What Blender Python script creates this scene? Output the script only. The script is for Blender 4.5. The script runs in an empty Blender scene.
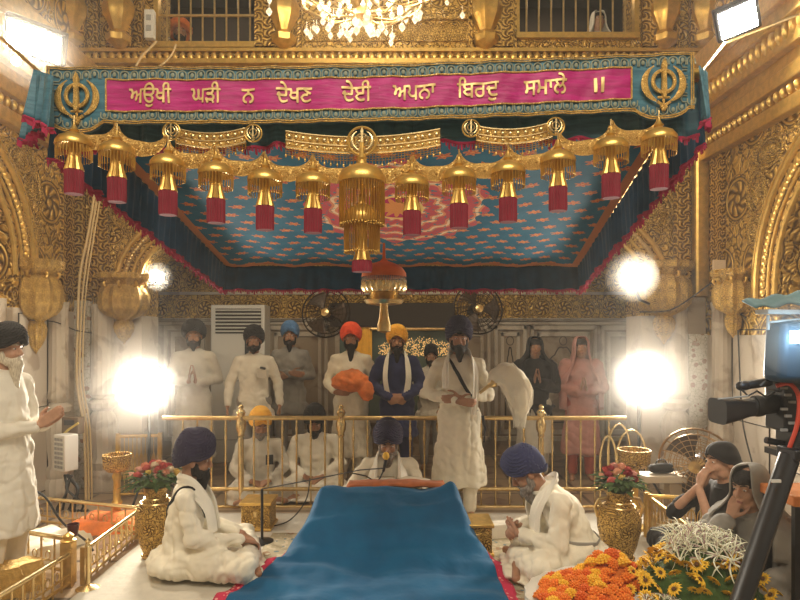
import bpy, bmesh, math, random
import numpy as np
from mathutils import Vector, Matrix, Euler, noise
random.seed(7)
PI = math.pi
SC = bpy.context.scene
COL = SC.collection
FPX = 600.0
HOR = 335.0
CAMZ = 1.65
def W(px, py, Y):
    """point of the room seen at a photo position, at a distance Y from the camera"""
    return np.array([(px-400.0)/FPX*Y, Y, CAMZ-(py-HOR)/FPX*Y])
def V3(*a): return np.array(a, dtype=float)
def nrm(v):
    v = np.asarray(v, float); l = np.linalg.norm(v)
    return v/l if l > 1e-9 else v

# ---------------------------------------------------------------- mesh builder
class MB:
    def __init__(s): s.V=[]; s.F=[]; s.M=[]; s.n=0
    def add(s, verts, faces, mi=0):
        b=s.n
        for v in verts: s.V.append((float(v[0]),float(v[1]),float(v[2])))
        for f in faces: s.F.append(tuple(b+i for i in f)); s.M.append(mi)
        s.n+=len(verts)
    def box(s, c, d, rot=None, mi=0, taper=1.0):
        hx,hy,hz=d[0]/2,d[1]/2,d[2]/2
        vs=[]
        for sz in (-1,1):
            k = taper if sz>0 else 1
            for sx,sy in ((-1,-1),(1,-1),(1,1),(-1,1)):
                v=Vector((sx*hx*k,sy*hy*k,sz*hz))
                if rot is not None: v=Euler(rot).to_matrix()@v
                vs.append((v.x+c[0],v.y+c[1],v.z+c[2]))
        s.add(vs,[(3,2,1,0),(4,5,6,7),(0,1,5,4),(1,2,6,5),(2,3,7,6),(3,0,4,7)],mi)
        return s
    def span(s, a, b, mi=0):
        a2=np.array([min(a[i],b[i]) for i in range(3)],float)
        b2=np.array([max(a[i],b[i]) for i in range(3)],float); a=a2
        return s.box((a+b2)/2, b2-a, None, mi)
    def loft(s, rings, caps=True, mi=0, closed=False):
        n=len(rings[0]); b=[]
        vs=[v for r in rings for v in r]; fs=[]
        m=len(rings)
        for i in range(m if closed else m-1):
            j=(i+1)%m
            for k in range(n):
                l=(k+1)%n
                fs.append((i*n+k,i*n+l,j*n+l,j*n+k))
        if caps and not closed:
            fs.append(tuple(range(n-1,-1,-1))); fs.append(tuple((m-1)*n+k for k in range(n)))
        s.add(vs,fs,mi); return s
    def tube(s, path, r, n=8, mi=0, closed=False, flat=1.0, up=None, caps=True):
        P=[np.asarray(p,float) for p in path]; m=len(P)
        R=[r]*m if np.isscalar(r) else list(r)
        prev=None; rings=[]
        for i in range(m):
            if closed: t=nrm(P[(i+1)%m]-P[i-1])
            else: t=nrm(P[min(i+1,m-1)]-P[max(i-1,0)])
            if prev is None:
                a=V3(0,0,1) if up is None else np.asarray(up,float)
                if abs(np.dot(a,t))>.95: a=V3(1,0,0)
                u=nrm(np.cross(a,t))
            else: u=nrm(prev-np.dot(prev,t)*t)
            prev=u; w=np.cross(t,u)
            rings.append([P[i]+R[i]*(math.cos(2*PI*k/n)*u+flat*math.sin(2*PI*k/n)*w) for k in range(n)])
        return s.loft(rings,caps,mi,closed)
    def cap(s, p0, r0, p1, r1, n=12, mi=0, e=(1,1), up=None):
        """rounded tapered limb; e = cross-section stretch"""
        p0=np.asarray(p0,float); p1=np.asarray(p1,float); t=nrm(p1-p0)
        a=V3(0,0,1) if up is None else np.asarray(up,float)
        if abs(np.dot(a,t))>.95: a=V3(0,1,0)
        u=nrm(np.cross(a,t)); w=np.cross(t,u); rings=[]
        for k in range(5):
            an=-PI/2+k*PI/8+.12
            if an>0: an=0
            rings.append((p0+t*r0*math.sin(an), r0*math.cos(an)))
        for k in range(5):
            an=PI/2*k/4
            if k==4: an=PI/2-.12
            rings.append((p1+t*r1*math.sin(an), r1*math.cos(an)))
        return s.loft([[c+q*(e[0]*math.cos(2*PI*k/n)*u+e[1]*math.sin(2*PI*k/n)*w) for k in range(n)] for c,q in rings],True,mi)
    def chain(s, pts, rs, n=12, mi=0, e=(1,1)):
        for i in range(len(pts)-1): s.cap(pts[i],rs[i],pts[i+1],rs[i+1],n,mi,e)
        return s
    def ell(s, c, r, rot=None, nu=16, nv=10, mi=0):
        c=np.asarray(c,float); r=(r,r,r) if np.isscalar(r) else r
        Rm=Euler(rot).to_matrix() if rot is not None else None
        rings=[]
        for i in range(nv+1):
            ph=-PI/2+PI*i/nv
            ph=max(-PI/2+.06,min(PI/2-.06,ph)); row=[]
            for k in range(nu):
                th=2*PI*k/nu
                v=Vector((r[0]*math.cos(ph)*math.cos(th), r[1]*math.cos(ph)*math.sin(th), r[2]*math.sin(ph)))
                if Rm: v=Rm@v
                row.append(c+V3(*v))
            rings.append(row)
        return s.loft(rings,True,mi)
    def lathe(s, prof, c=(0,0,0), n=24, flute=0, amp=0, mi=0, rot=None, caps=True, sx=1, sy=1):
        Rm=Euler(rot).to_matrix() if rot is not None else None
        rings=[]
        for r,z in prof:
            row=[]
            for k in range(n):
                th=2*PI*k/n; q=max(r,1e-4)*(1+(amp*math.cos(flute*th) if flute else 0))
                v=Vector((q*math.cos(th)*sx,q*math.sin(th)*sy,z))
                if Rm: v=Rm@v
                row.append((v.x+c[0],v.y+c[1],v.z+c[2]))
            rings.append(row)
        return s.loft(rings,caps,mi)
    def grid(s, f, nu, nv, mi=0, wrapu=False):
        vs=[f(i/nu,j/nv) for j in range(nv+1) for i in range(nu if wrapu else nu+1)]
        w=nu if wrapu else nu+1; fs=[]
        for j in range(nv):
            for i in range(nu):
                k=(i+1)%w
                fs.append((j*w+i,j*w+k,(j+1)*w+k,(j+1)*w+i))
        s.add(vs,fs,mi); return s
    def prism(s, poly, f, d0, d1, mi=0):
        """poly in 2D, f(a,b,d) -> 3D"""
        n=len(poly)
        vs=[f(a,b,d0) for a,b in poly]+[f(a,b,d1) for a,b in poly]
        fs=[tuple(range(n-1,-1,-1)),tuple(range(n,2*n))]+[(i,(i+1)%n,n+(i+1)%n,n+i) for i in range(n)]
        s.add(vs,fs,mi); return s
    def xf(s, fn):
        s.V=[tuple(fn(v)) for v in s.V]; return s
    def mesh(s, name, mats, smooth=True, ang=40):
        me=bpy.data.meshes.new(name); me.from_pydata(s.V,[],s.F)
        for m in (mats if isinstance(mats,(list,tuple)) else [mats]): me.materials.append(m)
        me.polygons.foreach_set('material_index',s.M)
        me.update()
        bm=bmesh.new(); bm.from_mesh(me); bmesh.ops.recalc_face_normals(bm,faces=bm.faces); bm.to_mesh(me); bm.free()
        if smooth:
            me.polygons.foreach_set('use_smooth',[True]*len(me.polygons))
            me.set_sharp_from_angle(angle=math.radians(ang))
        return me
    def build(s, name, mats, parent=None, world=False, smooth=True, ang=40, solid=0, label=None, bevel=0):
        me=s.mesh(name,mats,smooth,ang)
        o=bpy.data.objects.new(name,me); COL.objects.link(o)
        if parent is not None:
            o.parent=parent
            if world:
                q=parent
                off=np.zeros(3)
                while q is not None: off+=np.array(q.location); q=q.parent
                me.transform(Matrix.Translation(Vector(-off)))
        if solid:
            md=o.modifiers.new('thick','SOLIDIFY'); md.thickness=solid; md.offset=0
        if bevel:
            md=o.modifiers.new('bevel','BEVEL'); md.width=bevel; md.segments=2; md.limit_method='ANGLE'
        if label: o['label']=label
        return o

def thing(name, label, cat, loc=(0,0,0), rz=0, group=None, scale=1, rot=None):
    o=bpy.data.objects.new(name,None); COL.objects.link(o); o.empty_display_size=.1
    o.location=tuple(float(a) for a in loc); o.rotation_euler=rot if rot else (0,0,rz); o.scale=(scale,)*3 if np.isscalar(scale) else scale
    o['label']=label; o['category']=cat
    if group: o['group']=group
    return o
def tag(o,label,cat,group=None,kind=None):
    o['label']=label; o['category']=cat
    if group: o['group']=group
    if kind: o['kind']=kind
    return o
def struct(o,label=None):
    o['kind']='structure'
    if label: o['label']=label
    return o
def dup(root, loc=None, rz=None, label=None, scale=None, mats=None):
    r=root.copy(); COL.objects.link(r)
    if loc is not None: r.location=tuple(float(a) for a in loc)
    if rz is not None: r.rotation_euler=(0,0,rz)
    if scale is not None: r.scale=(scale,)*3 if np.isscalar(scale) else scale
    if label: r['label']=label
    def rec(src,dst):
        for ch in list(src.children):
            c=ch.copy(); COL.objects.link(c); c.parent=dst; rec(ch,c)
    rec(root,r)
    return r

def smooth(pts,k=6):
    P=[np.asarray(p,float) for p in pts]; n=len(P); Q=[]
    for i in range(n-1):
        p0=P[max(i-1,0)]; p1=P[i]; p2=P[i+1]; p3=P[min(i+2,n-1)]
        for q in range(k):
            u=q/k; Q.append(.5*((2*p1)+(-p0+p2)*u+(2*p0-5*p1+4*p2-p3)*u*u+(-p0+3*p1-3*p2+p3)*u**3))
    Q.append(P[-1]); return Q
def hug(t,pts,off):
    """lay a path of points onto the clothes of a person"""
    from mathutils.bvhtree import BVHTree
    g=[c for c in t.children if c.name.split('.')[0] in ('kurta','shirt','coat','top','shawl_wrap')][0]
    me=g.data; bv=BVHTree.FromPolygons([v.co for v in me.vertices],[tuple(p.vertices) for p in me.polygons]); out=[]
    for p in smooth(pts,5):
        c,n,i,d=bv.find_nearest(Vector(p))
        out.append(np.array(c+n*off))
    for _ in range(2): out=[out[0]]+[(out[i-1]+2*out[i]+out[i+1])/4 for i in range(1,len(out)-1)]+[out[-1]]
    return out
def strap(t,pts,w,mat,name,off=.004):
    P=hug(t,pts,off); n=len(P); rings=[]
    cen=np.array([0,0,P[0][2]])
    for i in range(n):
        tg=nrm(P[min(i+1,n-1)]-P[max(i-1,0)]); outv=nrm(V3(P[i][0],P[i][1],0)+1e-6); sv=nrm(np.cross(tg,outv)); nn=np.cross(sv,tg)
        rings.append([P[i]+sv*w*math.cos(a)+nn*w*.25*math.sin(a) for a in np.linspace(0,2*PI,11)[:-1]])
    return MB().loft(rings).build(name,mat,t)
def centre_mesh(o):
    """put the origin of a top-level mesh at its base"""
    me=o.data; n=len(me.vertices); a=np.empty(n*3); me.vertices.foreach_get('co',a); a=a.reshape(-1,3)
    c=Vector(((a[:,0].min()+a[:,0].max())/2,(a[:,1].min()+a[:,1].max())/2,a[:,2].min()))
    me.transform(Matrix.Translation(-c)); o.location=c
    return o

def remesh(mb, voxel, name, mats, parent, sm=2, disp=None, cut=None):
    me=bpy.data.meshes.new('t'); me.from_pydata(mb.V,[],mb.F); me.update()
    bm=bmesh.new(); bm.from_mesh(me); bmesh.ops.recalc_face_normals(bm,faces=bm.faces); bm.to_mesh(me); bm.free()
    t=bpy.data.objects.new('t',me); COL.objects.link(t)
    md=t.modifiers.new('r','REMESH'); md.mode='VOXEL'; md.voxel_size=voxel; md.adaptivity=0
    dg=bpy.context.evaluated_depsgraph_get(); ev=t.evaluated_get(dg)
    out=bpy.data.meshes.new_from_object(ev)
    bpy.data.objects.remove(t); bpy.data.meshes.remove(me)
    n=len(out.vertices); co=np.empty(n*3); out.vertices.foreach_get('co',co); co=co.reshape(-1,3)
    ne=len(out.edges); ed=np.empty(ne*2,dtype=np.int64); out.edges.foreach_get('vertices',ed); ed=ed.reshape(-1,2)
    deg=np.bincount(ed.ravel(),minlength=n).astype(float)
    for _ in range(sm):
        acc=np.zeros_like(co)
        for a in range(3):
            acc[:,a]=np.bincount(ed[:,0],weights=co[ed[:,1],a],minlength=n)+np.bincount(ed[:,1],weights=co[ed[:,0],a],minlength=n)
        co=co*.4+.6*acc/np.maximum(deg,1)[:,None]
    out.vertices.foreach_set('co',co.ravel()); out.update()
    if disp:
        nn=np.empty(n*3); out.vertices.foreach_get('normal',nn); nn=nn.reshape(-1,3)
        d=np.array([disp(c) for c in co])
        co=co+nn*d[:,None]
        out.vertices.foreach_set('co',co.ravel()); out.update()
    out.name=name
    out.materials.clear()
    for m in (mats if isinstance(mats,(list,tuple)) else [mats]): out.materials.append(m)
    out.polygons.foreach_set('use_smooth',[True]*len(out.polygons))
    o=bpy.data.objects.new(name,out); COL.objects.link(o); o.parent=parent
    return o

# ---------------------------------------------------------------- node helpers
class S:
    def __init__(s,nt,k): s.nt=nt; s.k=k
    def _m(s,op,b=None,c=None):
        n=s.nt.nodes.new('ShaderNodeMath'); n.operation=op
        s.nt.links.new(s.k,n.inputs[0])
        for i,x in ((1,b),(2,c)):
            if x is None: continue
            if isinstance(x,S): s.nt.links.new(x.k,n.inputs[i])
            else: n.inputs[i].default_value=x
        return S(s.nt,n.outputs[0])
    def __add__(s,b): return s._m('ADD',b)
    def __radd__(s,b): return s._m('ADD',b)
    def __sub__(s,b): return s._m('SUBTRACT',b)
    def __rsub__(s,b): return s._m('MULTIPLY',-1)._m('ADD',b)
    def __mul__(s,b): return s._m('MULTIPLY',b)
    def __rmul__(s,b): return s._m('MULTIPLY',b)
    def __truediv__(s,b): return s._m('DIVIDE',b)
    def sin(s): return s._m('SINE')
    def abs(s): return s._m('ABSOLUTE')
    def fract(s): return s._m('FRACT')
    def floor(s): return s._m('FLOOR')
    def sqrt(s): return s._m('SQRT')
    def lt(s,b): return s._m('LESS_THAN',b)
    def gt(s,b): return s._m('GREATER_THAN',b)
    def mx(s,b): return s._m('MAXIMUM',b)
    def mn(s,b): return s._m('MINIMUM',b)
    def mod(s,b): return s._m('MODULO',b)
    def atan2(s,b): return s._m('ARCTAN2',b)
    def ss(s,a,b):
        n=s.nt.nodes.new('ShaderNodeMapRange'); n.interpolation_type='SMOOTHSTEP'
        s.nt.links.new(s.k,n.inputs[0]); n.inputs[1].default_value=a; n.inputs[2].default_value=b
        return S(s.nt,n.outputs[0])
class Mat:
    def __init__(s,name):
        s.m=bpy.data.materials.new(name); s.m.use_nodes=True; s.nt=s.m.node_tree
        s.b=s.nt.nodes['Principled BSDF']; s._tc=None
    def tc(s,which='Object'):
        if s._tc is None: s._tc=s.nt.nodes.new('ShaderNodeTexCoord')
        return s._tc.outputs[which]
    def sep(s,vec=None):
        n=s.nt.nodes.new('ShaderNodeSeparateXYZ'); s.nt.links.new(vec or s.tc(),n.inputs[0])
        return [S(s.nt,n.outputs[i]) for i in range(3)]
    def noise(s,scale,detail=3,vec=None,rough=.5,out='Fac',sc3=None):
        n=s.nt.nodes.new('ShaderNodeTexNoise'); n.inputs['Scale'].default_value=scale; n.inputs['Detail'].default_value=detail; n.inputs['Roughness'].default_value=rough
        v=vec or s.tc()
        if sc3:
            mp=s.nt.nodes.new('ShaderNodeMapping'); mp.inputs['Scale'].default_value=sc3; s.nt.links.new(v,mp.inputs[0]); v=mp.outputs[0]
        s.nt.links.new(v,n.inputs['Vector'])
        return S(s.nt,n.outputs[out if out=='Color' else 0])
    def vor(s,scale,feature='F1',vec=None,out='Distance'):
        n=s.nt.nodes.new('ShaderNodeTexVoronoi'); n.feature=feature; n.inputs['Scale'].default_value=scale
        s.nt.links.new(vec or s.tc(),n.inputs['Vector']); return S(s.nt,n.outputs[out])
    def warp(s,scale,amt,vec=None):
        v=vec or s.tc()
        nz=s.noise(scale,2,v,out='Color')
        a=s.nt.nodes.new('ShaderNodeVectorMath'); a.operation='SUBTRACT'; s.nt.links.new(nz.k,a.inputs[0]); a.inputs[1].default_value=(.5,.5,.5)
        b=s.nt.nodes.new('ShaderNodeVectorMath'); b.operation='SCALE'; s.nt.links.new(a.outputs[0],b.inputs[0]); b.inputs['Scale'].default_value=amt
        c=s.nt.nodes.new('ShaderNodeVectorMath'); c.operation='ADD'; s.nt.links.new(v,c.inputs[0]); s.nt.links.new(b.outputs[0],c.inputs[1])
        return c.outputs[0]
    def mix(s,f,a,b):
        n=s.nt.nodes.new('ShaderNodeMix'); n.data_type='RGBA'
        if isinstance(f,S): s.nt.links.new(f.k,n.inputs[0])
        else: n.inputs[0].default_value=f
        for i,x in ((6,a),(7,b)):
            if isinstance(x,S): s.nt.links.new(x.k,n.inputs[i])
            else: n.inputs[i].default_value=(*x,1)
        return S(s.nt,n.outputs[2])
    def col(s,x):
        if isinstance(x,S): s.nt.links.new(x.k,s.b.inputs['Base Color'])
        else: s.b.inputs['Base Color'].default_value=(*x,1)
        return s
    def set(s,rough=None,metal=None,spec=None,sheen=None,alpha=None,trans=None,emit=None,es=1,sss=None,ior=None):
        B=s.b.inputs
        if rough is not None:
            if isinstance(rough,S): s.nt.links.new(rough.k,B['Roughness'])
            else: B['Roughness'].default_value=rough
        if metal is not None: B['Metallic'].default_value=metal
        if spec is not None: B['Specular IOR Level'].default_value=spec
        if sheen is not None: B['Sheen Weight'].default_value=sheen
        if alpha is not None: B['Alpha'].default_value=alpha
        if trans is not None: B['Transmission Weight'].default_value=trans
        if ior is not None: B['IOR'].default_value=ior
        if emit is not None: B['Emission Color'].default_value=(*emit,1); B['Emission Strength'].default_value=es
        if sss is not None: B['Subsurface Weight'].default_value=sss; B['Subsurface Radius'].default_value=(.02,.008,.004)
        return s
    def bump(s,h,dist=.01,st=1.0):
        n=s.nt.nodes.new('ShaderNodeBump'); n.inputs['Distance'].default_value=dist; n.inputs['Strength'].default_value=st
        s.nt.links.new(h.k,n.inputs['Height']); s.nt.links.new(n.outputs[0],s.b.inputs['Normal']); return s
def plain(name,c,rough=.6,metal=0,**k):
    m=Mat(name); m.col(c).set(rough=rough,metal=metal,**k); return m.m
def cloth(name,c,scale=350,var=.12,rough=.85,fold=.004,sheen=.1):
    m=Mat(name)
    nz=m.noise(9,3); dark=tuple(x*(1-var) for x in c); light=tuple(min(1,x*(1+var)) for x in c)
    m.col(m.mix(nz.ss(.3,.7),dark,light)).set(rough=rough,sheen=sheen,spec=.25)
    m.bump(m.noise(scale,2)*.06+m.noise(14,3),fold,.6)
    return m.m
def emis(name,c,st):
    m=Mat(name); m.col(c).set(rough=.4,emit=c,es=st); return m.m

GOLDC=(.68,.43,.115); GOLDD=(.13,.065,.015)
def gold_relief(name,scale=7,freq=26,dist=.02,c=GOLDC,d=GOLDD,rough=.44,metal=.6,k=.95):
    """chased foliage: staggered rosettes with curling petals, ringed by tendrils"""
    m=Mat(name); w=m.warp(scale*.5,.16/scale); x,y,z=m.sep(w)
    U=(x+y)*(scale*.5); R=z*(scale*.42); row=R.floor(); a=(U+row*.5).fract()-.5; b=(R.fract()-.5)*1.15
    r=((a*a)+(b*b)).sqrt(); th=b.atan2(a)
    pet=((th*8+r*22).sin()*.5+.5)
    ring=((r*(freq*1.5)).sin()*.5+.5)
    inner=pet*(r.ss(.10,.16))*(1-r.ss(.28,.31)); 
    rim=1-((r-.34).abs()).ss(.0,.035)
    rim2=1-((r-.43).abs()).ss(.0,.02)
    v=m.vor(scale*2.6,'DISTANCE_TO_EDGE',m.warp(scale*2.2,.45/scale)).ss(.02,.16)
    curl=((m.vor(scale*1.7,'F1',w)*(freq*1.1)).sin()*.5+.5)
    outer=(v*.6+curl*.4)*(r.ss(.36,.40))
    core=1-r.ss(.04,.09)
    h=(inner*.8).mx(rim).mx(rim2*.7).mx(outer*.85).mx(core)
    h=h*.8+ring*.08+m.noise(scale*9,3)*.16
    relief_mix=h.ss(.12,.72)  # low parts of the relief take the darker colour
    m.col(m.mix(relief_mix*k+(1-k),d,c)).set(rough=rough,metal=metal)
    m.bump(h,dist,1.0)
    return m.m
def gold_smooth(name='smooth gold',c=GOLDC,rough=.34,metal=.75,bump=.002):
    m=Mat(name); m.col(m.mix(m.noise(18,3).ss(.35,.65),tuple(x*.82 for x in c),c)).set(rough=rough,metal=metal)
    m.bump(m.noise(60,3),bump,.6); return m.m
def gold_strip(name,period=.12):
    m=Mat(name); x,y,z=m.sep()
    t=(z*(1/period)).fract()-.5; u=((x+y)*(1/.16)).fract()-.5
    rr=((t*t)+(u*u*1.2)).sqrt(); an=t.atan2(u)
    h=((an*5+rr*16).sin()*.5+.5)*.6*(rr.ss(.08,.14))+(1-(rr.ss(.05,.10)))+m.vor(60,'DISTANCE_TO_EDGE',m.warp(30,.02)).ss(.02,.2)*.35*(rr.ss(.38,.46))
    m.col(m.mix(h.ss(.15,.8),GOLDD,GOLDC)).set(rough=.42,metal=.6).bump(h,.01,1); return m.m
M={}
M['gold']=gold_smooth()
M['brass']=gold_smooth('polished brass',(.70,.50,.22),.28,.92,.001)
M['brasslight']=gold_smooth('bright brass',(.78,.60,.30),.26,.9,.0008)
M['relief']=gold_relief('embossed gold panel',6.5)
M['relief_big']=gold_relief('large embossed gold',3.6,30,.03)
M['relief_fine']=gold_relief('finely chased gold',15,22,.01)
M['strip']=gold_strip('leaf pattern gold strip')
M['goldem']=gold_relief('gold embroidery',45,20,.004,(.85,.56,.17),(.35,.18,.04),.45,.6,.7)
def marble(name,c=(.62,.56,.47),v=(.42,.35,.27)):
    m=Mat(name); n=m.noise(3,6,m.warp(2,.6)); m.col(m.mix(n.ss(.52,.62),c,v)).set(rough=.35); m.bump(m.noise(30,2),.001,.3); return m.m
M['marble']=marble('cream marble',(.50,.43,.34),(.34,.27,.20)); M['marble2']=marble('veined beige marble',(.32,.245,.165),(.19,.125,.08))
def inlay():
    m=Mat('marble with flower inlay'); x,y,z=m.sep()
    w=m.warp(14,.04); v=m.vor(11,'F1',w); s=m.vor(26,'DISTANCE_TO_EDGE',w)
    base=m.mix(v.lt(.30),(.60,.54,.44),(.33,.17,.10)); 
    m.col(m.mix(s.lt(.035),base,(.30,.26,.14))).set(rough=.4); return m.m
M['inlay']=inlay()
M['black']=plain('black plastic',(.012,.012,.014),.4)
M['rubber']=plain('black rubber cable',(.015,.014,.013),.6)
M['darkmetal']=plain('dark metal',(.05,.05,.055),.35,.8)
M['steel']=plain('chrome steel',(.7,.7,.7),.2,1)
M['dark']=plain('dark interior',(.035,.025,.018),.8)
M['white_plastic']=plain('white plastic',(.62,.60,.55),.4)
M['greyplastic']=plain('grey plastic',(.3,.3,.29),.5)
M['skin']=None
def skin(name,c):
    m=Mat(name); n=m.noise(22,3); m.col(m.mix(n.ss(.35,.7),tuple(x*.85 for x in c),c)).set(rough=.5,sss=.12,spec=.4); m.b.inputs['Subsurface Scale'].default_value=.3
    m.bump(m.noise(160,2),.0006,.5); return m.m
M['skin']=skin('brown skin',(.42,.215,.125)); M['skin_l']=skin('light brown skin',(.55,.31,.20))
M['eye']=plain('eye white',(.75,.70,.64),.25); M['iris']=plain('dark iris',(.03,.015,.01),.15)
M['lip']=plain('lips',(.30,.11,.08),.45)
def hair(name,c,d):
    m=Mat(name); n=m.noise(60,3,sc3=(3,3,.5)); m.col(m.mix(n.ss(.3,.7),d,c)).set(rough=.6,spec=.3); m.bump(m.noise(90,3,sc3=(2.5,2.5,.35)),.006,1); return m.m
M['hair_black']=hair('black hair',(.03,.022,.018),(.008,.006,.005)); M['hair_white']=hair('white hair',(.80,.73,.58),(.52,.44,.32))
M['hair_grey']=hair('grey hair',(.34,.30,.26),(.14,.11,.09))
WHT=(.80,.76,.66)
M['white']=cloth('white cotton',WHT,var=.05); M['cream']=cloth('cream cotton',(.80,.74,.60),var=.06); M['offwhite']=cloth('off white cotton',(.60,.56,.48),var=.06)
M['navy']=cloth('navy cloth',(.035,.04,.11)); M['navydark']=cloth('dark navy turban cloth',(.028,.022,.055)); M['blackcloth']=cloth('black cloth',(.016,.014,.014))
M['blueturban']=cloth('grey blue turban cloth',(.10,.22,.42)); M['redorange']=cloth('vermilion turban cloth',(.85,.10,.03),var=.08); M['yellow']=cloth('amber yellow turban cloth',(.90,.48,.06),var=.08)
M['orange']=cloth('saffron cloth',(.72,.20,.05),var=.2); M['pink']=cloth('dusty pink shawl cloth',(.46,.22,.19)); M['redcloth']=cloth('brick red cloth',(.42,.09,.06))
M['grey']=cloth('grey shawl cloth',(.30,.28,.25)); M['sheet']=cloth('white floor sheet cloth',(.62,.58,.50),var=.05,fold=.012)
M['maroon']=cloth('maroon tassel thread',(.20,.014,.03),scale=600,fold=.006)
M['teal']=cloth('teal velvet',(.007,.058,.125),var=.18,fold=.004,sheen=.15)
M['satin']=None
# ================================================================ the room
def floor_mat():
    m=Mat('patterned marble floor'); x,y,z=m.sep()
    fx=((x*1.6).fract()-.5).abs(); fy=((y*1.6).fract()-.5).abs()
    g=(fx+fy); c=m.mix(g.lt(.32),(.34,.24,.15),(.20,.12,.075)); c=m.mix(((fx.mx(fy)).gt(.47)),c,(.07,.05,.035))
    n=m.noise(5,5); m.col(m.mix(n.ss(.4,.7)*.4,c,(.45,.35,.24))).set(rough=.3); return m.m
M['floor']=floor_mat()
XL,XR,YB=-3.5,3.3,6.5
TOP=5.9
fl=MB().span((-4.2,-1.0,-.12),(4.2,10.2,0)).build('floor',M['floor'],smooth=False); struct(fl)

def arch_curve(x0,x1,zs,rise,n=28,p=2.25):
    """points of a cusped-looking flattened arch from x0 to x1"""
    cx=(x0+x1)/2; a=(x1-x0)/2; out=[]
    for i in range(n+1):
        t=PI-PI*i/n
        c,s=math.cos(t),math.sin(t)
        out.append((cx+a*math.copysign(abs(c)**(2/p),c), zs+rise*abs(s)**(2/p)))
    return out
def archwall(u0,u1,o0,o1,zs,rise,ztop,f,d0,d1,mi=0,mb=None,z0=0):
    c=arch_curve(o0,o1,zs,rise)
    poly=[(u0,z0),(o0,z0)]+c+[(o1,z0),(u1,z0),(u1,ztop),(u0,ztop)]
    mb=mb or MB(); mb.prism(poly,f,d0,d1,mi); return mb
fB=lambda a,b,d:(a,YB+d,b)
# ---- back facade: gold above the springing, marble below
OL,OR,ZS,RISE=-2.80,2.62,2.16,.98
wb=MB()
c=arch_curve(OL,OR,ZS,RISE)
wb.prism([(XL-.3,ZS-.3),(OL,ZS-.3)]+c+[(OR,ZS-.3),(XR+.3,ZS-.3),(XR+.3,4.62),(XL-.3,4.62)],fB,0,.45,0)
WIN=[(-2.66,-1.50,4.76),(1.24,2.58,4.86)]   # balcony openings
for a,b,z0,z1 in ((XL-.3,-2.66,4.62,TOP),(-1.50,1.24,4.62,TOP),(2.58,XR+.3,4.62,TOP),(-2.66,-1.5,4.62,4.76),(1.24,2.58,4.62,4.86),(-2.66,-1.5,5.62,TOP),(1.24,2.58,5.62,TOP)):
    wb.span((a,YB,z0),(b,YB+.45,z1),0)
wall_back=struct(wb.build('wall_back',[M['relief']],smooth=True,ang=30))
lowb=MB().span((XL-.3,YB+.01,0),(OL,YB+.45,ZS-.3)).span((OR,YB+.01,0),(XR+.3,YB+.45,ZS-.3))
lowb.build('marble_facing',M['marble'],wall_back,smooth=False)
# arch borders: beaded rolls following the opening
bd=MB()
for off,r,y in ((.03,.028,-.01),(.11,.018,-.012),(.27,.03,-.015)):
    cc=arch_curve(OL-off,OR+off,ZS,RISE+off)
    bd.tube([(a,YB+y,b) for a,b in cc],r,8)
bd.build('arch_moulding',M['gold'],wall_back)
bb=MB()
cc=arch_curve(OL-.19,OR+.19,ZS,RISE+.19,n=110)
for a,b in cc: bb.ell((a,YB-.005,b),(.028,.022,.028),nu=8,nv=6)
bb.build('arch_beading',M['brass'],wall_back)
# relief rosettes on the spandrels
rs=MB()
def rosette(mb,f,u,z,ru,rz,lean=0):
    ring=[]
    for k in range(28):
        t=2*PI*k/28; a=ru*math.cos(t); b=rz*math.sin(t); ring.append(f(u+a*math.cos(lean)-b*math.sin(lean),z+a*math.sin(lean)+b*math.cos(lean),-.01))
    mb.tube(ring,.014,6,closed=True)
    ring=[]
    for k in range(28):
        t=2*PI*k/28; a=ru*.72*math.cos(t); b=rz*.72*math.sin(t); ring.append(f(u+a*math.cos(lean)-b*math.sin(lean),z+a*math.sin(lean)+b*math.cos(lean),-.008))
    mb.tube(ring,.008,6,closed=True)
    for k in range(9):
        t=2*PI*k/9; p=np.array(f(u+ru*.42*math.cos(t),z+rz*.42*math.sin(t),-.005)); q=np.array(f(u,z,-.01)); mb.cap(q,.012,p,.022,8)
    for k in range(12):
        t=2*PI*k/12+.2; q=np.array(f(u+ru*1.25*math.cos(t),z+rz*1.25*math.sin(t),-.003)); r=np.array(f(u+ru*1.5*math.cos(t+.35),z+rz*1.5*math.sin(t+.35),-.003)); mb.cap(q,.016,r,.007,6)
fw=lambda u,z,d:(u,YB+d,z)
for u,z,a,b,l in ((-2.98,2.98,.15,.19,.3),(-2.62,3.18,.14,.18,.6),(-3.08,3.55,.16,.14,0),(-2.72,3.75,.14,.18,0),(2.80,2.98,.15,.19,-.3),(2.46,3.18,.14,.18,-.6),(2.92,3.5,.16,.14,0)):
    rosette(rs,fw,u,z,a,b,l)
rs.build('relief_rosettes',M['relief_fine'],wall_back)
# cornice bands and upper pilasters of the back facade
cb=MB()
for z,h,d in ((4.56,.05,.09),(4.70,.035,.06),(4.44,.06,.05)):
    cb.span((XL,YB-d,z),(XR,YB+.05,z+h))
cb.build('cornice_band',M['gold'],wall_back,smooth=False)
fr=MB()
x=XL+.05
while x<XR:
    fr.ell((x,YB-.03,4.655),(.035,.03,.05),nu=8,nv=6); x+=.085
fr.build('cornice_leaves',M['gold'],wall_back)
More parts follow.
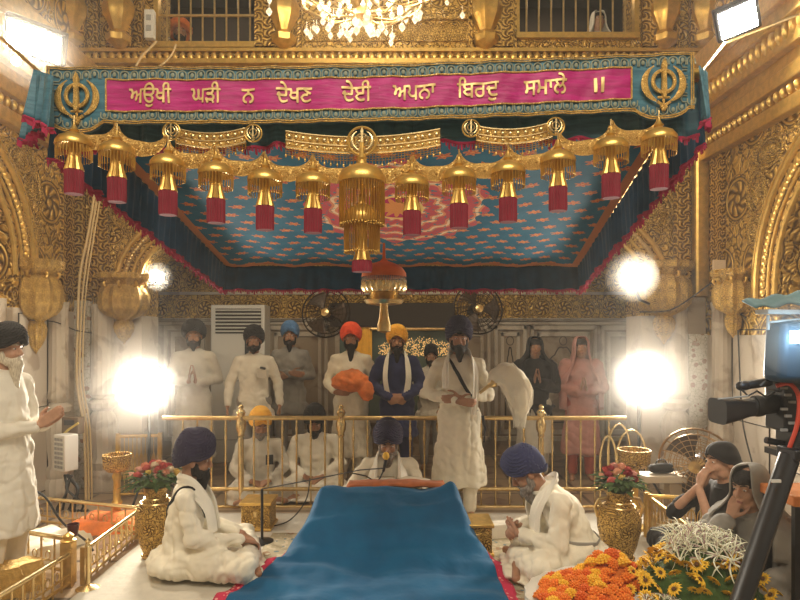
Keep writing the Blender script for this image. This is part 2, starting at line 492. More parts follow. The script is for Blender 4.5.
# piers flanking the balconies
pr=MB()
for px in (75,122,268,500,653,700):
    X=W(px,0,YB)[0]; pr.span((X-.13,YB-.07,4.75),(X+.13,YB+.02,TOP))
for px in (98,142,300,470,522-8,676): 
    X=W(px,0,YB)[0]; pr.span((X-.02,YB-.05,4.62),(X+.02,YB+.02,TOP))
pr.build('pier_panels',M['strip'],wall_back,smooth=False)
ec=MB()
for px in (75,122,285,485,662,702):
    X=W(px,0,YB)[0]
    ec.lathe([(.03,4.72),(.12,4.78),(.13,4.84),(.07,4.90),(.10,4.96),(.15,5.06),(.16,5.16),(.12,5.26),(.07,5.32),(.09,5.36),(.09,5.9)],(X,YB-.07,0),28,7,.07)
ec.build('baluster_columns',M['gold'],wall_back)
mid=MB()
mid.span((-1.02,YB-.03,4.82),(.86,YB+.02,5.0)); mid.span((-.95,YB-.05,5.05),(.78,YB,5.08))
mid.build('niche_frieze',M['relief_fine'],wall_back,smooth=False)
# balcony interiors, frames and bars
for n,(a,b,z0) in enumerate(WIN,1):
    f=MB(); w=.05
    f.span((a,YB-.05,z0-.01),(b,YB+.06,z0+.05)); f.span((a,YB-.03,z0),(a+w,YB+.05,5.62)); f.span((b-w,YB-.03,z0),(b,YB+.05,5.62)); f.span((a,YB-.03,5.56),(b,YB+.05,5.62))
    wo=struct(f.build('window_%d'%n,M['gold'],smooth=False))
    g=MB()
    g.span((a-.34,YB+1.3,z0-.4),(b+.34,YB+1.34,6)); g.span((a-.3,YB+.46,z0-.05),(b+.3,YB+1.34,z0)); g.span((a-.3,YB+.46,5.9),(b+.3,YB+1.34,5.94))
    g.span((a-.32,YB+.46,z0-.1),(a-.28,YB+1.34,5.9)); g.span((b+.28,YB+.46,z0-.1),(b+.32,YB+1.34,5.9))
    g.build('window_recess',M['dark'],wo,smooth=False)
    q=MB(); k=9 if n==1 else 10
    for i in range(1,k):
        x=a+(b-a)*i/k; q.tube([(x,YB+.02,z0+.03),(x,YB+.02,5.58)],.011,8)
    q.tube([(a,YB+.02,z0+.36 if n==1 else z0+.52),(b,YB+.02,z0+.36 if n==1 else z0+.52)],.016,8)
    q.build('window_bars',M['brass'],wo)
# ---- side walls with their own arches
def side(name,X,sgn,c0,c1,zs,rise):
    f=lambda a,b,d:(X+sgn*d,a,b)
    m=MB(); cv=arch_curve(c0,c1,zs,rise)
    m.prism([(1.2,zs-.3),(c0,zs-.3)]+cv+[(c1,zs-.3),(YB,zs-.3),(YB,TOP),(1.2,TOP)],f,0,.4,0)
    w=struct(m.build(name,[M['relief_big']],smooth=True,ang=30))
    l=MB(); 
    for y0,y1 in ((c1,YB),(1.2,c0)): l.span((X,y0,0),(X+sgn*.4,y1,zs-.3))
    l.build('marble_facing',M['marble'],w,smooth=False)
    e=MB()
    for off,r in ((.02,.025),(.12,.016),(.30,.03),(.36,.014)):
        e.tube([f(a,b,-.01) for a,b in arch_curve(c0-off,c1+off,zs,rise+off)],r,8)
    e.build('arch_moulding',M['gold'],w)
    t=MB()
    for a,b in arch_curve(c0-.2,c1+.2,zs,rise+.2,n=80): t.ell(f(a,b,-.01),(.02,.04,.04),nu=8,nv=6)
    t.build('arch_beading',M['gold'],w)
    # recess behind the arch
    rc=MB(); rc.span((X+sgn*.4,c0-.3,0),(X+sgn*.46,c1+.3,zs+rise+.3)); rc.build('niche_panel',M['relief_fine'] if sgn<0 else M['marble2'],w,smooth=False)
    # stepped cornice
    k=MB(); B=[(3.50,.10),(3.62,.05),(3.74,.13),(3.86,.10),(3.98,.18),(4.18,.24),(4.30,.30)]
    for z,d in B: k.span((X+sgn*.01,1.2,z),(X-sgn*d,YB,z+.125 if z<3.95 else z+.205))
    k.build('cornice_steps',M['gold'],w,smooth=False,bevel=.012)
    k=MB(); y=2.6
    while y<YB-.1:
        k.ell((X-sgn*.08,y,3.68),(.04,.022,.05),nu=8,nv=6); k.ell((X-sgn*.17,y,4.12),(.05,.03,.09),nu=8,nv=6); y+=.09
    k.build('cornice_dentils',M['gold'],w)
    k=MB()
    for u,z,a,b in ((c1+.28,2.95,.13,.2),(c1+.1,3.28,.2,.12),(c1-.5,3.36,.2,.09),(c1+.32,2.62,.1,.12)): rosette(k,lambda u,z,d:f(u,z,d),u,z,a,b)
    k.build('relief_rosettes',M['relief_fine'],w)
    return w
wall_left=side('wall_left',XL,-1,2.6,5.42,2.2,1.12)
wall_right=side('wall_right',XR,1,2.3,5.25,1.95,1.30)
# marble wall panels, corner strips and half columns of the walls
tl=MB()
for (x0,x1) in ((XL,-2.86),(2.68,XR)):
    tl.span((x0,YB-.03,0),(x1,YB+.01,.25))
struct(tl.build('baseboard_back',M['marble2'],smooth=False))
def panel_lines(mb,f,a0,a1,z0,z1,r=.008):
    mb.tube([f(a0,z0,0),f(a1,z0,0),f(a1,z1,0),f(a0,z1,0)],r,4,closed=True)
pl=MB()
fl_=lambda a,b,d:(XL+.004,a,b)
panel_lines(pl,fl_,5.5,5.95,.95,1.85); panel_lines(pl,fl_,5.5,5.95,.12,.82); panel_lines(pl,fl_,4.6,5.35,.12,.82)
pl.build('panel_inlay_lines',M['dark'],wall_left)
nic=MB()  # white niche wall inside the left arch
nic.span((XL-.05,2.6,0),(XL-.1,5.42,1.98)); nic.build('niche_marble',M['marble'],wall_left,smooth=False)
pl=MB(); fr_=lambda a,b,d:(XR-.004,a,b)
panel_lines(pl,fr_,5.3,5.95,.95,1.7); panel_lines(pl,fr_,5.35,5.95,.12,.82); panel_lines(pl,fr_,4.2,5.2,.5,1.05)
pl.build('panel_inlay_lines',M['dark'],wall_right)
nic=MB(); nic.span((XR+.05,2.3,0),(XR+.1,5.25,1.7)); nic.build('niche_marble',M['marble'],wall_right,smooth=False)
# corner strips (trim)
def trim(n,a,b,mat,bev=0):
    o=MB().span(a,b).build('trim_%d'%n,mat,smooth=False,bevel=bev); return struct(o)
trim(1,(XL,YB-.05,ZS-.1),(XL+.10,YB-.001,3.5),M['strip'])
trim(2,(XL,YB-.33,ZS-.1),(XL+.04,YB-.12,3.5),M['strip'])
trim(3,(-3.31,YB-.06,ZS-.1),(-3.14,YB-.001,3.9),M['strip'],.01)
trim(4,(XL,YB-.06,0),(XL+.17,YB-.005,ZS-.14),M['inlay'])
trim(5,(XR-.35,YB-.05,ZS-.05),(XR-.18,YB-.001,4.4),M['strip'],.01)
trim(6,(XR-.155,YB-.12,ZS-.1),(XR-.001,YB-.001,4.4),M['gold'],.03)
trim(7,(XR-.035,YB-.42,ZS-.1),(XR-.001,YB-.18,3.5),M['strip'])
trim(8,(XR-.20,YB-.06,0),(XR-.001,YB-.005,ZS-.5),M['inlay'])
trim(9,(2.90,YB-.045,ZS-.5),(3.29,YB-.005,ZS-.06),M['marble2'])
def halfcol(px,Y,name,r,zt=1.98):
    X=W(px,0,Y)[0]
    prof=[(r*1.5,0),(r*1.5,.18),(r*1.2,.22),(r*1.35,.30),(r*1.0,.36),(r*1.15,.5),(r*1.25,.68),(r*1.1,.78),(r*.75,.84),(r*1.2,.88),(r*1.25,.93),(r*.8,.97),(r*1.15,1.02),(r*1.05,1.10),(r*1.0,1.2),(r*.92,1.9),(r*1.05,zt)]
    return struct(MB().lathe(prof,(X,Y,0),32,16,.035).build(name,M['marble']))
halfcol(58,6.05,'column_1',.10); halfcol(103,YB-.05,'column_2',.115); halfcol(676,YB-.05,'column_3',.115); halfcol(722,6.05,'column_4',.10)
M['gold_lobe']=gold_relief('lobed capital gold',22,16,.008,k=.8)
def capital(name,px,Y,z0,z1,r,fl=12):
    X=W(px,0,Y)[0]; h=z1-z0
    pr=[(.01,0),(.10,.04),(.27,.10),(.40,.18),(.45,.26),(.40,.31),(.32,.345),(.45,.37),(.82,.42),(1.02,.49),(1.1,.58),(1.08,.70),(.94,.79),(.78,.84),(.95,.88),(1.14,.92),(1.14,1.0)]
    o=MB().lathe([(a*r,z0+b*h) for a,b in pr],(X,Y,0),60,fl,.07).build(name,M['gold_lobe'])
    struct(o)
    s=MB()
    for k in range(8):
        t=2*PI*k/8+.2; c=np.array([X+math.cos(t)*r*.92,Y+math.sin(t)*r*.92,z0+h*.86])
        pts=[c+V3(math.cos(t)*.05*math.sin(a)*a/4,math.sin(t)*.05*math.sin(a)*a/4,.05*math.cos(a)*a/4) for a in np.linspace(.3,7,22)]
        s.tube(pts,.014,6)
    s.build('scroll_leaves',M['gold'],o)
    return o
capital('column_capital_1',36,5.72,1.47,2.36,.20); capital('column_capital_2',124,YB-.12,1.55,2.30,.22)
capital('column_capital_3',664,YB-.12,1.55,2.42,.24); capital('column_capital_4',733,5.80,1.62,2.28,.16)

# ---- inner chamber behind the big arch
YC=8.25
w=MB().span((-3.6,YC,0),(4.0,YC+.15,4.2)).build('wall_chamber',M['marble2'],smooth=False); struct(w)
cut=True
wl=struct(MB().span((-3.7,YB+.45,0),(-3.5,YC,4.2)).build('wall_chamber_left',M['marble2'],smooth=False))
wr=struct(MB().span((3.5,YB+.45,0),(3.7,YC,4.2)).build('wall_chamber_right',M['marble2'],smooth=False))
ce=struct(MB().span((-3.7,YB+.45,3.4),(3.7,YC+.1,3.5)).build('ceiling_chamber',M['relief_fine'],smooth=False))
g=MB().span((-3.5,YC-.04,1.87),(3.5,YC,3.4)); g.build('gold_frieze',M['relief'],w,smooth=False)
g=MB()
for z,d in ((1.84,.10),(1.79,.06),(2.2,.07)): g.span((-3.5,YC-d,z),(3.5,YC,z+.04))
g.build('dado_rail',M['marble'],w,smooth=False,bevel=.008)
# panelled marble: frames between pixel columns
pf=MB(); pi=MB()
for a,b in ((268,328),(452,490),(494,526),(530,596),(600,640),(165,205)):
    xa=W(a,0,YC)[0]; xb=W(b,0,YC)[0]
    for k,(ins,dd) in enumerate(((.0,.05),(.09,.03))):
        for q in ((xa+ins,.2+ins,xb-ins,.26+ins),(xa+ins,1.72-ins,xb-ins,1.78-ins)): pf.span((q[0],YC-dd,q[1]),(q[2],YC,q[3]))
        for q in ((xa+ins,xa+ins+.045),(xb-ins-.045,xb-ins)): pf.span((q[0],YC-dd,.2+ins),(q[1],YC,1.78-ins))
    cx=(xa+xb)/2; hw=(xb-xa)/2-.16
    if hw>.05 and a in (494,530):
        cp=[]
        for i in range(31):
            t=i/30; u=-1+2*t; cp.append((cx+hw*u,YC-.006,1.05+.42*(1-abs(u)**1.6)+.035*abs(math.sin(u*PI*2.5))))
        pi.tube([(cx-hw,YC-.006,.45)]+cp+[(cx+hw,YC-.006,.45)],.008,5,closed=True)
        pi.tube([(cx+.05*math.cos(t),YC-.006,1.57+.06*math.sin(t)) for t in np.linspace(0,2*PI,17)[:-1]],.005,5,closed=True)
pf.build('panel_frames',M['marble'],w,smooth=False,bevel=.006); pi.build('panel_inlay_arches',M['dark'],w)
# dark lintel with the opening below it
struct(MB().span((W(330,0,8.0)[0],YC-.24,1.76),(W(455,0,8.0)[0],YC-.05,2.08)).build('beam',M['dark'],smooth=False))
# ================================================================ canopy
def canopy_cloth():
    m=Mat('teal brocade with coral flowers'); u,v,_=m.sep(m.tc('UV'))
    # staggered floral sprigs
    U=u*19; R=v*19; row=R.floor(); U2=U+(row*.5)
    a=U2.fract()-.5; b=R.fract()-.5
    nz=m.noise(95,3,m.tc('UV'))
    ang=(b*1.15).atan2(a); r=((a*a)+(b*b*1.9)).sqrt()+(nz-.5)*.30
    pet=(ang*6).sin()*.07+.27
    sp=(r-pet).lt(0); core=(r-.10).lt(0); gold=((r-pet+.05).abs()).lt(.035)
    # central medallion
    x=(u-.51)*3.2; y=(v-.50)*2.5; rr=((x*x)+(y*y*1.1)).sqrt(); an=y.atan2(x)
    edge=(an*16).sin()*.035+.62
    med=(rr-edge).lt(0)
    rings=(rr*46+(an*16).sin()*.8).sin()
    tealc=m.mix(m.noise(12,3,m.tc('UV')).ss(.3,.7),(.010,.11,.20),(.018,.15,.25))
    c=m.mix(sp,tealc,(.55,.10,.05)); c=m.mix(core*sp,c,(.70,.28,.09)); c=m.mix(gold*sp,c,(.60,.28,.10))
    mc=m.mix(rings.gt(.1),(.55,.08,.10),(.70,.26,.13)); mc=m.mix(rings.gt(.85),mc,(.85,.62,.40))
    mc=m.mix((m.noise(90,2,m.tc('UV'))).gt(.60),mc,(.05,.20,.26))
    mc=m.mix(rr.lt(.17),mc,(.50,.02,.12)); mc=m.mix(((rr-.17).abs()).lt(.012),mc,(.85,.6,.2)); mc=m.mix(((an*12).sin()*.03+.12-rr).gt(0),mc,(.75,.30,.08))
    c=m.mix(med,c,mc)
    bd=((u-.5).abs().gt(.478)).mx((v-.5).abs().gt(.474))
    c=m.mix(bd,c,(.55,.20,.08))
    m.col(c).set(rough=.7,sheen=.05,spec=.2); m.bump(m.noise(6,3)+m.noise(300,2)*.1,.012,.6); return m.m
M['brocade']=canopy_cloth()
def satin(name,c,d):
    m=Mat(name); n=m.noise(5,3,sc3=(1,1,9)); m.col(m.mix(n.ss(.35,.65),d,c)).set(rough=.5,sheen=.1,spec=.3); m.bump(m.noise(8,3,sc3=(1,1,6)),.006,.6); return m.m
M['magenta']=satin('magenta satin',(.42,.010,.17),(.30,.005,.11))
M['tealsatin']=satin('teal satin',(.055,.17,.23),(.03,.11,.165))
M['hem']=cloth('crimson fringe',(.36,.02,.07),scale=500)
M['greygreen']=cloth('grey green braid',(.23,.25,.19),scale=300)
FL,FR=V3(-1.72,3.0,2.86),V3(1.50,3.0,2.93)
BL,BR=V3(-1.57,5.4,2.27),V3(1.60,5.4,2.27)
def cc(u,v):
    p=(FL*(1-u)+FR*u)*(1-v)+(BL*(1-u)+BR*u)*v
    return p
canopy=thing('canopy','teal brocade canopy with coral flowers and pleated teal skirts slung over the holy book','canopy',(0,4.2,2.3))
org=np.array(canopy.location)
def canopy_build():
    mb=MB(); nu,nv=40,36
    def f(u,v):
        p=cc(u,v); s=math.sin(PI*u)*math.sin(PI*v)
        return p+V3(0,0,-.05*s+.012*math.sin(u*40)*math.sin(v*5))
    mb.grid(f,nu,nv)
    o=mb.build('ceiling_cloth',M['brocade'],canopy,world=True)
    me=o.data; uv=me.uv_layers.new(name='UVMap')
    for p in me.polygons:
        for li in p.loop_indices:
            vi=me.loops[li].vertex_index; j,i=divmod(vi,nu+1); uv.data[li].uv=(i/nu,j/nv)
    for i,v in enumerate(me.vertices): pass
canopy_build()
def skirt(a,b,drop,out,npl,name,hem='fringe_hem',amp=.022,dropb=None,seed=0,mat='teal'):
    """pleated hanging cloth between two canopy corners, with a fringed hem"""
    a=np.asarray(a); b=np.asarray(b); t=nrm(b-a); n=np.asarray(out,float); dropb=dropb or drop
    def prof(u,v):
        ph=u*npl*2*PI+1.2*math.sin(u*17+seed)
        w=amp*(.25+.75*v)*math.sin(ph)*(.7+.5*math.sin(u*31+seed))
        d=drop*(1-u)+dropb*u
        p=a+(b-a)*u+n*(w+.02*v)+V3(0,0,-d*v*(1+.03*math.sin(ph*.5+seed)))
        return p
    MB().grid(prof,npl*8,7).build(name,M[mat],canopy,world=True,solid=.006)
    h=MB(); k=npl*7
    for i in range(k):
        u0=i/k; u1=(i+.62)/k
        p=prof(u0,1.0); q=prof(u1,1.0); s=.024*(1+.5*math.sin(i*1.7+seed))
        j=n*.012*math.sin(i*2.3)
        h.add([p+n*.005,q+n*.005,q+j+V3(0,0,-s),p+j+V3(0,0,-s*.8),p-n*.005,q-n*.005,q+j-n*.006+V3(0,0,-s),p+j-n*.006+V3(0,0,-s*.8)],[(0,1,2,3),(7,6,5,4),(0,4,5,1),(3,2,6,7),(0,3,7,4),(1,5,6,2)])
    h.tube([prof(u,.985) for u in np.linspace(0,1,npl*8)],.009,6)
    h.build(hem,M['hem'],canopy,world=True,smooth=False)
skirt(BL,BR,.22,(0,-1,0),26,'back_skirt',seed=1)
skirt(FL,BL,.33,(-1,0,0),30,'side_skirt',dropb=.23,seed=2)
skirt(FR,BR,.33,(1,0,0),30,'side_skirt',dropb=.23,seed=3)
skirt(FL+V3(0,.03,0.02),FR+V3(0,.03,0.02),.31,(0,-1,0),30,'front_skirt',seed=4,mat='tealsatin')
# flared outer flaps at the front corners
skirt(V3(-1.80,2.96,2.96),V3(-1.62,2.80,2.86),.25,(-.6,-.8,0),3,'corner_flap',mat='tealsatin',seed=5,amp=.035)
skirt(V3(-1.92,3.12,2.92),V3(-1.76,2.95,2.92),.27,(-.6,-.8,0),3,'corner_flap',mat='tealsatin',seed=6,amp=.035)
skirt(V3(1.44,2.90,2.95),V3(1.56,3.04,2.98),.27,(.6,-.8,0),3,'corner_flap',mat='tealsatin',seed=7,amp=.03)
fr=MB()
for p,q in ((FL,FR),(FR,BR),(BR,BL),(BL,FL)): fr.tube([p+V3(0,0,.03),q+V3(0,0,.03)],.022,10)
fr.build('frame',M['gold'],canopy,world=True)
for pts in ([BL+V3(0,0,.03),V3(-2.6,YB-.1,4.2)],[BR+V3(0,0,.03),V3(2.6,YB-.1,4.2)],[FL+V3(0,0,.03),V3(-3.2,3.6,4.15)],[FR+V3(0,0,.03),W(725,43,4.6),W(800,14,4.2)]):
    MB().tube(pts,.009,6).build('suspension_cord',M['brass'],canopy,world=True)

# ---- the banner
YBn=2.90
def ytop(px):
    xs=(40,260,400,530,700); ys=(67,67,64,59,52)
    return float(np.interp(px,xs,ys))
def bz(px,py):  # banner coordinate: px across, py measured with the top edge at 67
    return W(px,py-67+ytop(px),YBn)
banner=thing('banner','long teal banner with magenta centre lettered in gold along the canopy front','banner',(0,YBn,2.9))
def wave(px,py): return .006*math.sin(px*.11)+.004*math.sin(px*.29+py*.2)
def bp(px,py,d=0):
    p=bz(px,py); return p+V3(0,wave(px,py)-d,0)
def lobe(px):  # bottom edge
    b=124.0
    for c in (78,662):
        d=abs(px-c)
        if d<26: b=max(b,122+11*math.sqrt(max(0,1-(d/26)**2)))
    return b
def sheetgrid(x0,x1,y0,y1,nx,ny,d,th):
    mb=MB()
    fy=lambda q,px:(q if not callable(q) else q(px))
    F=lambda u,v:bp(x0+(x1-x0)*u,fy(y0,x0+(x1-x0)*u)*(1-v)+fy(y1,x0+(x1-x0)*u)*v,d)
    B=lambda u,v:bp(x0+(x1-x0)*u,fy(y0,x0+(x1-x0)*u)*(1-v)+fy(y1,x0+(x1-x0)*u)*v,d-th)
    mb.grid(F,nx,ny); mb.grid(B,nx,ny)
    for e in (0,1):
        mb.grid(lambda u,v:(F(u,e) if v<.5 else B(u,e)),nx,1); mb.grid(lambda u,v:(F(e,u) if v<.5 else B(e,u)),ny,1)
    return mb
sheetgrid(47,694,67,lobe,160,6,0,.012).build('cloth',M['tealsatin'],banner,world=True)
sheetgrid(107,631,80.5,111,110,4,.005,.004).build('centre_panel',M['magenta'],banner,world=True)
br=MB()
def line(pts,r=.0035,mb=br): mb.tube([bp(x,y,.007) for x,y in pts],r,5)
for x0,x1,y in ((47,694,67.6),(47,694,69.4),(107,631,80),(107,631,111.6)): line([(x,y) for x in np.linspace(x0,x1,80)],.003 if y<70 else .0045)
for x in (47.6,50): line([(x,67),(x,lobe(x))])
for x in (693.4,691): line([(x,67),(x,lobe(x))])
for x in (107,631): line([(x,80),(x,111.6)],.0045)
for o in (.6,2.6): line([(x,lobe(x)-o) for x in np.linspace(47,694,200)],.0035)
br.build('gold_piping',M['goldem'],banner,world=True)
ar=MB()
x=53
while x<690:
    c=x+4.6
    for up in (1,-1):
        if up==1: base,top=79.2,71.5
        else:
            base,top=113,lobe(c)-4.0
            if top>124: base=113+(top-120.5)
        pts=[(c-3.9,base if up==1 else top)]
        yy0,yy1=(top,base) if up==1 else (base,top)
        pts=[(c-4.1+0*k, 0) for k in range(0)]
        for t in np.linspace(0,PI,9):
            h=(yy1-yy0)*.45
            if up==1: pts.append((c-3.9*math.cos(t),yy0+h-h*math.sin(t)))
            else: pts.append((c-3.9*math.cos(t),yy1-h+h*math.sin(t)))
        pts=[(c-3.9,yy1 if up==1 else yy0)]+pts+[(c+3.9,yy1 if up==1 else yy0)]
        ar.tube([bp(a,b,.006) for a,b in pts],.0033,5)
        ar.ell(bp(c,(yy0+yy1)/2,.006),(.009,.004,.012),nu=8,nv=5)
    x+=9.6
for X0,s in ((54,1),(687,-1)):
    y=76
    while y<118:
        ar.tube([bp(X0,y,.006),bp(X0+s*5,y,.006),bp(X0+s*7,y+3,.006),bp(X0+s*5,y+6,.006),bp(X0,y+6,.006)],.003,5); y+=8.6
ar.build('arcaded_border',M['greygreen'],banner,world=True)
# lettering
def text_cells(body,cell=.0125):
    """raised letters as small cells inside the glyph outlines"""
    c=bpy.data.curves.new('t','FONT'); c.body=body; c.size=1
    o=bpy.data.objects.new('t',c); COL.objects.link(o); bpy.context.view_layer.update()
    cu=o.to_curve(bpy.context.evaluated_depsgraph_get()); segs=[]
    for sp in cu.splines:
        pts=[]; bp_=sp.bezier_points; n=len(bp_)
        for a in range(n):
            p,q=bp_[a],bp_[(a+1)%n]
            P0,P1,P2,P3=p.co,p.handle_right,q.handle_left,q.co
            for k in range(5):
                u=k/5; v=P0*(1-u)**3+P1*3*u*(1-u)**2+P2*3*u*u*(1-u)+P3*u**3; pts.append((v.x,v.y))
        for a in range(len(pts)): segs.append((*pts[a],*pts[(a+1)%len(pts)]))
    o.to_curve_clear(); bpy.data.objects.remove(o); bpy.data.curves.remove(c)
    A=np.array(segs); x0,x1=A[:,0].min(),A[:,0].max(); y0,y1=A[:,1].min(),A[:,1].max()
    nx=int((x1-x0)/cell)+5; ny=int((y1-y0)/cell)+5; G=np.zeros((ny,nx),bool)
    cx=x0+(np.arange(nx)-1.5)*cell
    for r in range(ny):
        y=y0+(r-1.5)*cell+1e-6; wn=np.zeros(nx)
        up=(A[:,1]<=y)&(A[:,3]>y); dn=(A[:,1]>y)&(A[:,3]<=y)
        for msk,sg in ((up,1),(dn,-1)):
            for a,b,cc_,d in A[msk]:
                xx=a+(y-b)/(d-b)*(cc_-a); wn+=sg*(cx>xx)
        G[r]=wn!=0
    D=G.copy(); D[1:]|=G[:-1]; D[:-1]|=G[1:]; D[:,1:]|=G[:,:-1]; D[:,:-1]|=G[:,1:]
    return D,x0,y0,x1,cell
def text_mesh(body,px0,px1,yhead,ybase,mb):
    D,x0,y0,x1,cell=text_cells(body); ny,nx=D.shape; idx={}; V=[]; F=[]
    def vid(i,j,k):
        if (i,j,k) not in idx:
            x=x0+(i-2)*cell; y=y0+(j-2)*cell
            px=px0+(x-x0)/(x1-x0)*(px1-px0); py=ybase-(y/.62)*(ybase-yhead)
            idx[(i,j,k)]=len(V); V.append(bp(px,py,.011 if k else .004))
        return idx[(i,j,k)]
    for j in range(ny):
        for i in range(nx):
            if not D[j,i]: continue
            F.append((vid(i,j,1),vid(i+1,j,1),vid(i+1,j+1,1),vid(i,j+1,1)))
            for (dj,di,a,b) in ((-1,0,(i,j),(i+1,j)),(1,0,(i+1,j+1),(i,j+1)),(0,-1,(i,j+1),(i,j)),(0,1,(i+1,j),(i+1,j+1))):
                jj,ii=j+dj,i+di
                if not(0<=jj<ny and 0<=ii<nx and D[jj,ii]): F.append((vid(*a,0),vid(*b,0),vid(*b,1),vid(*a,1)))
    mb.add(V,F)
M['letter']=gold_smooth('gold thread lettering',(.72,.52,.22),.5,.35,.001)
for body,a,b in (('ਅਉਖੀ',130,172),('ਘੜੀ',192,221),('ਨ',242,255),('ਦੇਖਣ',277,312),('ਦੇਈ',342,371),('ਅਪਨਾ',393,435),('ਿਬਰਦੁ',457,498),('ਸਮਾਲੇ',524,566),('॥',594,603)):
    lt=MB(); text_mesh(body,a,b,89.5,103.5,lt); lt.build('gold_lettering',M['letter'],banner,world=True,smooth=False)
def khanda(mb,c,s,d=V3(0,-1,0),fr=None):
    """double-edged sword, ring and two curved blades; c centre, s half height in metres"""
    P=lambda a,b,e=0: np.asarray(c)+V3(a*s,-e*s,b*s)
    # two outer blades
    for sg in (-1,1):
        L=[]; n=14
        for i in range(n+1):
            t=-1.25+2.35*i/n   # angle
            r=.74+.0*i; L.append((sg*r*math.cos(t*.95), r*1.0*math.sin(t*.95)+.05, .11*math.sin(PI*min(1,(i+.6)/n*1.02))+.025))
        mb.tube([P(a,b) for a,b,_ in L],[w*s for _,_,w in L],6,flat=.45,up=(0,1,0))
        mb.tube([P(sg*.25,-.68),P(sg*.1,-.78),P(-sg*.12,-.9)],.06*s,6)
    mb.tube([P(.42*math.cos(t),.42*math.sin(t)+.1) for t in np.linspace(0,2*PI,25)[:-1]],.075*s,6,closed=True)
    bl=[(0,.98),(.10,.74),(.075,.3),(.10,-.3),(.06,-.5),(0,-.55),(-.06,-.5),(-.10,-.3),(-.075,.3),(-.10,.74)]
    mb.prism(bl,lambda a,b,e:P(a,b,e),-.03,.10)
    mb.cap(P(-.2,-.52),.05*s,P(.2,-.52),.05*s,8); mb.cap(P(0,-.5),.05*s,P(0,-.85),.045*s,8); mb.ell(P(0,-.95),.09*s)
for cx in (78,662):
    k=MB(); c=bp(cx,99,.012); khanda(k,c,.125); k.build('khanda_emblem',M['goldem'],banner,world=True)

# ---- gold bell pendants
YO=2.86
def fringe(mb,r,z0,z1,n,rr=.0022,jit=.1,c=(0,0)):
    for k in range(n):
        t=2*PI*k/n; z=z1+jit*(z0-z1)*random.uniform(-1,1)*.5
        mb.tube([(c[0]+r*math.cos(t),c[1]+r*math.sin(t),z0),(c[0]+r*1.02*math.cos(t),c[1]+r*1.02*math.sin(t),(z0+z)/2),(c[0]+r*math.cos(t),c[1]+r*math.sin(t),z)],rr,4,caps=False)
        mb.ell((c[0]+r*math.cos(t),c[1]+r*math.sin(t),z),.0042,nu=6,nv=4)
M['fringe']=gold_smooth('gold chain fringe',(.62,.38,.09),.35,.85,.001)
def make_pendant(label,R=.082,H=1.0):
    t=thing('bell_pendant',label,'pendant',group='gold bell pendants with maroon tassels along the canopy front')
    # z=0 bottom of tassel
    MB().lathe([(R*.2,.262),(R*.85,.245),(R,.231),(R*1.02,.238),(R*.98,.256),(R*.80,.275),(R*.52,.287),(R*.28,.294),(R*.20,.301),(R*.27,.309),(R*.14,.321),(R*.06,.338),(R*.03,.352)],(0,0,0),28,14,.012).build('bell_cap',M['gold'],t)
    f=MB(); fringe(f,R*.95,.234,.172,34); f.build('chain_fringe',M['fringe'],t)
    MB().lathe([(.042,.118),(.040,.125),(.030,.16),(.024,.20),(.020,.24),(.022,.25),(.012,.27)],(0,0,0),24,12,.08).build('stem',M['gold'],t)
    MB().lathe([(.040,.004),(.042,.02),(.041,.08),(.042,.112),(.036,.122)],(0,0,0),44,22,.05).build('tassel',M['maroon'],t)
    MB().tube([(0,0,.345),(0,0,.38)],.004,6).build('hanging_wire',M['brass'],t)
    return t
# px, y of maroon bottom
PEND=[(74,195),(117,203),(168,216),(216,224),(265,231),(313,234),(412,236),(459,229),(508,223),(558,212),(611,199),(659,190)]
ORD=['first','second','third','fourth','fifth','sixth','seventh','eighth','ninth','tenth','eleventh','twelfth']
NOTE=['below the round emblem at the left banner end','between the first and third of the row','below the left neck plate, its small crest above','under the middle of the left neck plate','under the right end of the left neck plate','just left of the tall tiered pendant','just right of the tall tiered pendant','near the left end of the right neck plate','under the middle of the right neck plate','below the small crest at the right neck plate end','one in from the right end of the row','below the round emblem at the right banner end']
proto=None; pend_top=[]
for i,(px,yb) in enumerate(PEND):
    p=W(px,yb,YO); lab='gold bell pendant with maroon tassel, '+NOTE[i]
    if proto is None: proto=make_pendant(lab); proto.location=p
    else: dup(proto,p,label=lab)
    pend_top.append((px,p[2]))
# crescents between the pendants
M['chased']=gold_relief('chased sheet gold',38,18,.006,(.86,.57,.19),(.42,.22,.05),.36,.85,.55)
allx=sorted([p[0] for p in PEND]+[362])
def topy(px): return float(np.interp(px,[74,117,168,265,313,362,412,508,558,611,659],[128,124,141,156,159,160,159,153,139,124,119]))
ords=ORD
def make_crescent():
    mb=MB()
    n=22; rings=[]
    for i in range(n+1):
        t=i/n; a=PI*(1.0+t)      # half circle hanging
        w=.034*math.sin(PI*t)**1.1+.004
        c=V3(.112*math.cos(a),0,.088*math.sin(a))
        rad=nrm(V3(math.cos(a),0,math.sin(a)*.7))
        rings.append([c+rad*w*math.cos(q)+V3(0,.010*math.sin(q),0) for q in np.linspace(0,2*PI,11)[:-1]])
    mb.loft(rings)
    for k in range(9):
        t=(k+.5)/9; a=PI*(1+t); mb.ell((.112*math.cos(a),-.010,.088*math.sin(a)),.006,nu=7,nv=5)
    return mb
cmesh=None
for i in range(12):
    x0,x1=allx[i],allx[i+1]; xm=(x0+x1)/2; ym=(topy(x0)+topy(x1))/2
    p=W(xm,ym-2,2.88)
    if cmesh is None:
        cmesh=make_crescent().mesh('crescent',M['chased'])
    o=bpy.data.objects.new('crescent_plate',cmesh); COL.objects.link(o)
    o.location=p; o.scale=((x1-x0)/50*1.02,1,1.0); o.rotation_euler=(0,math.atan2((topy(x1)-topy(x0)),(x1-x0))*.55,0)
    tag(o,'chased gold crescent plate, '+ords[i]+' from the left in the hanging row','crescent','gold crescent plates between the bell pendants')
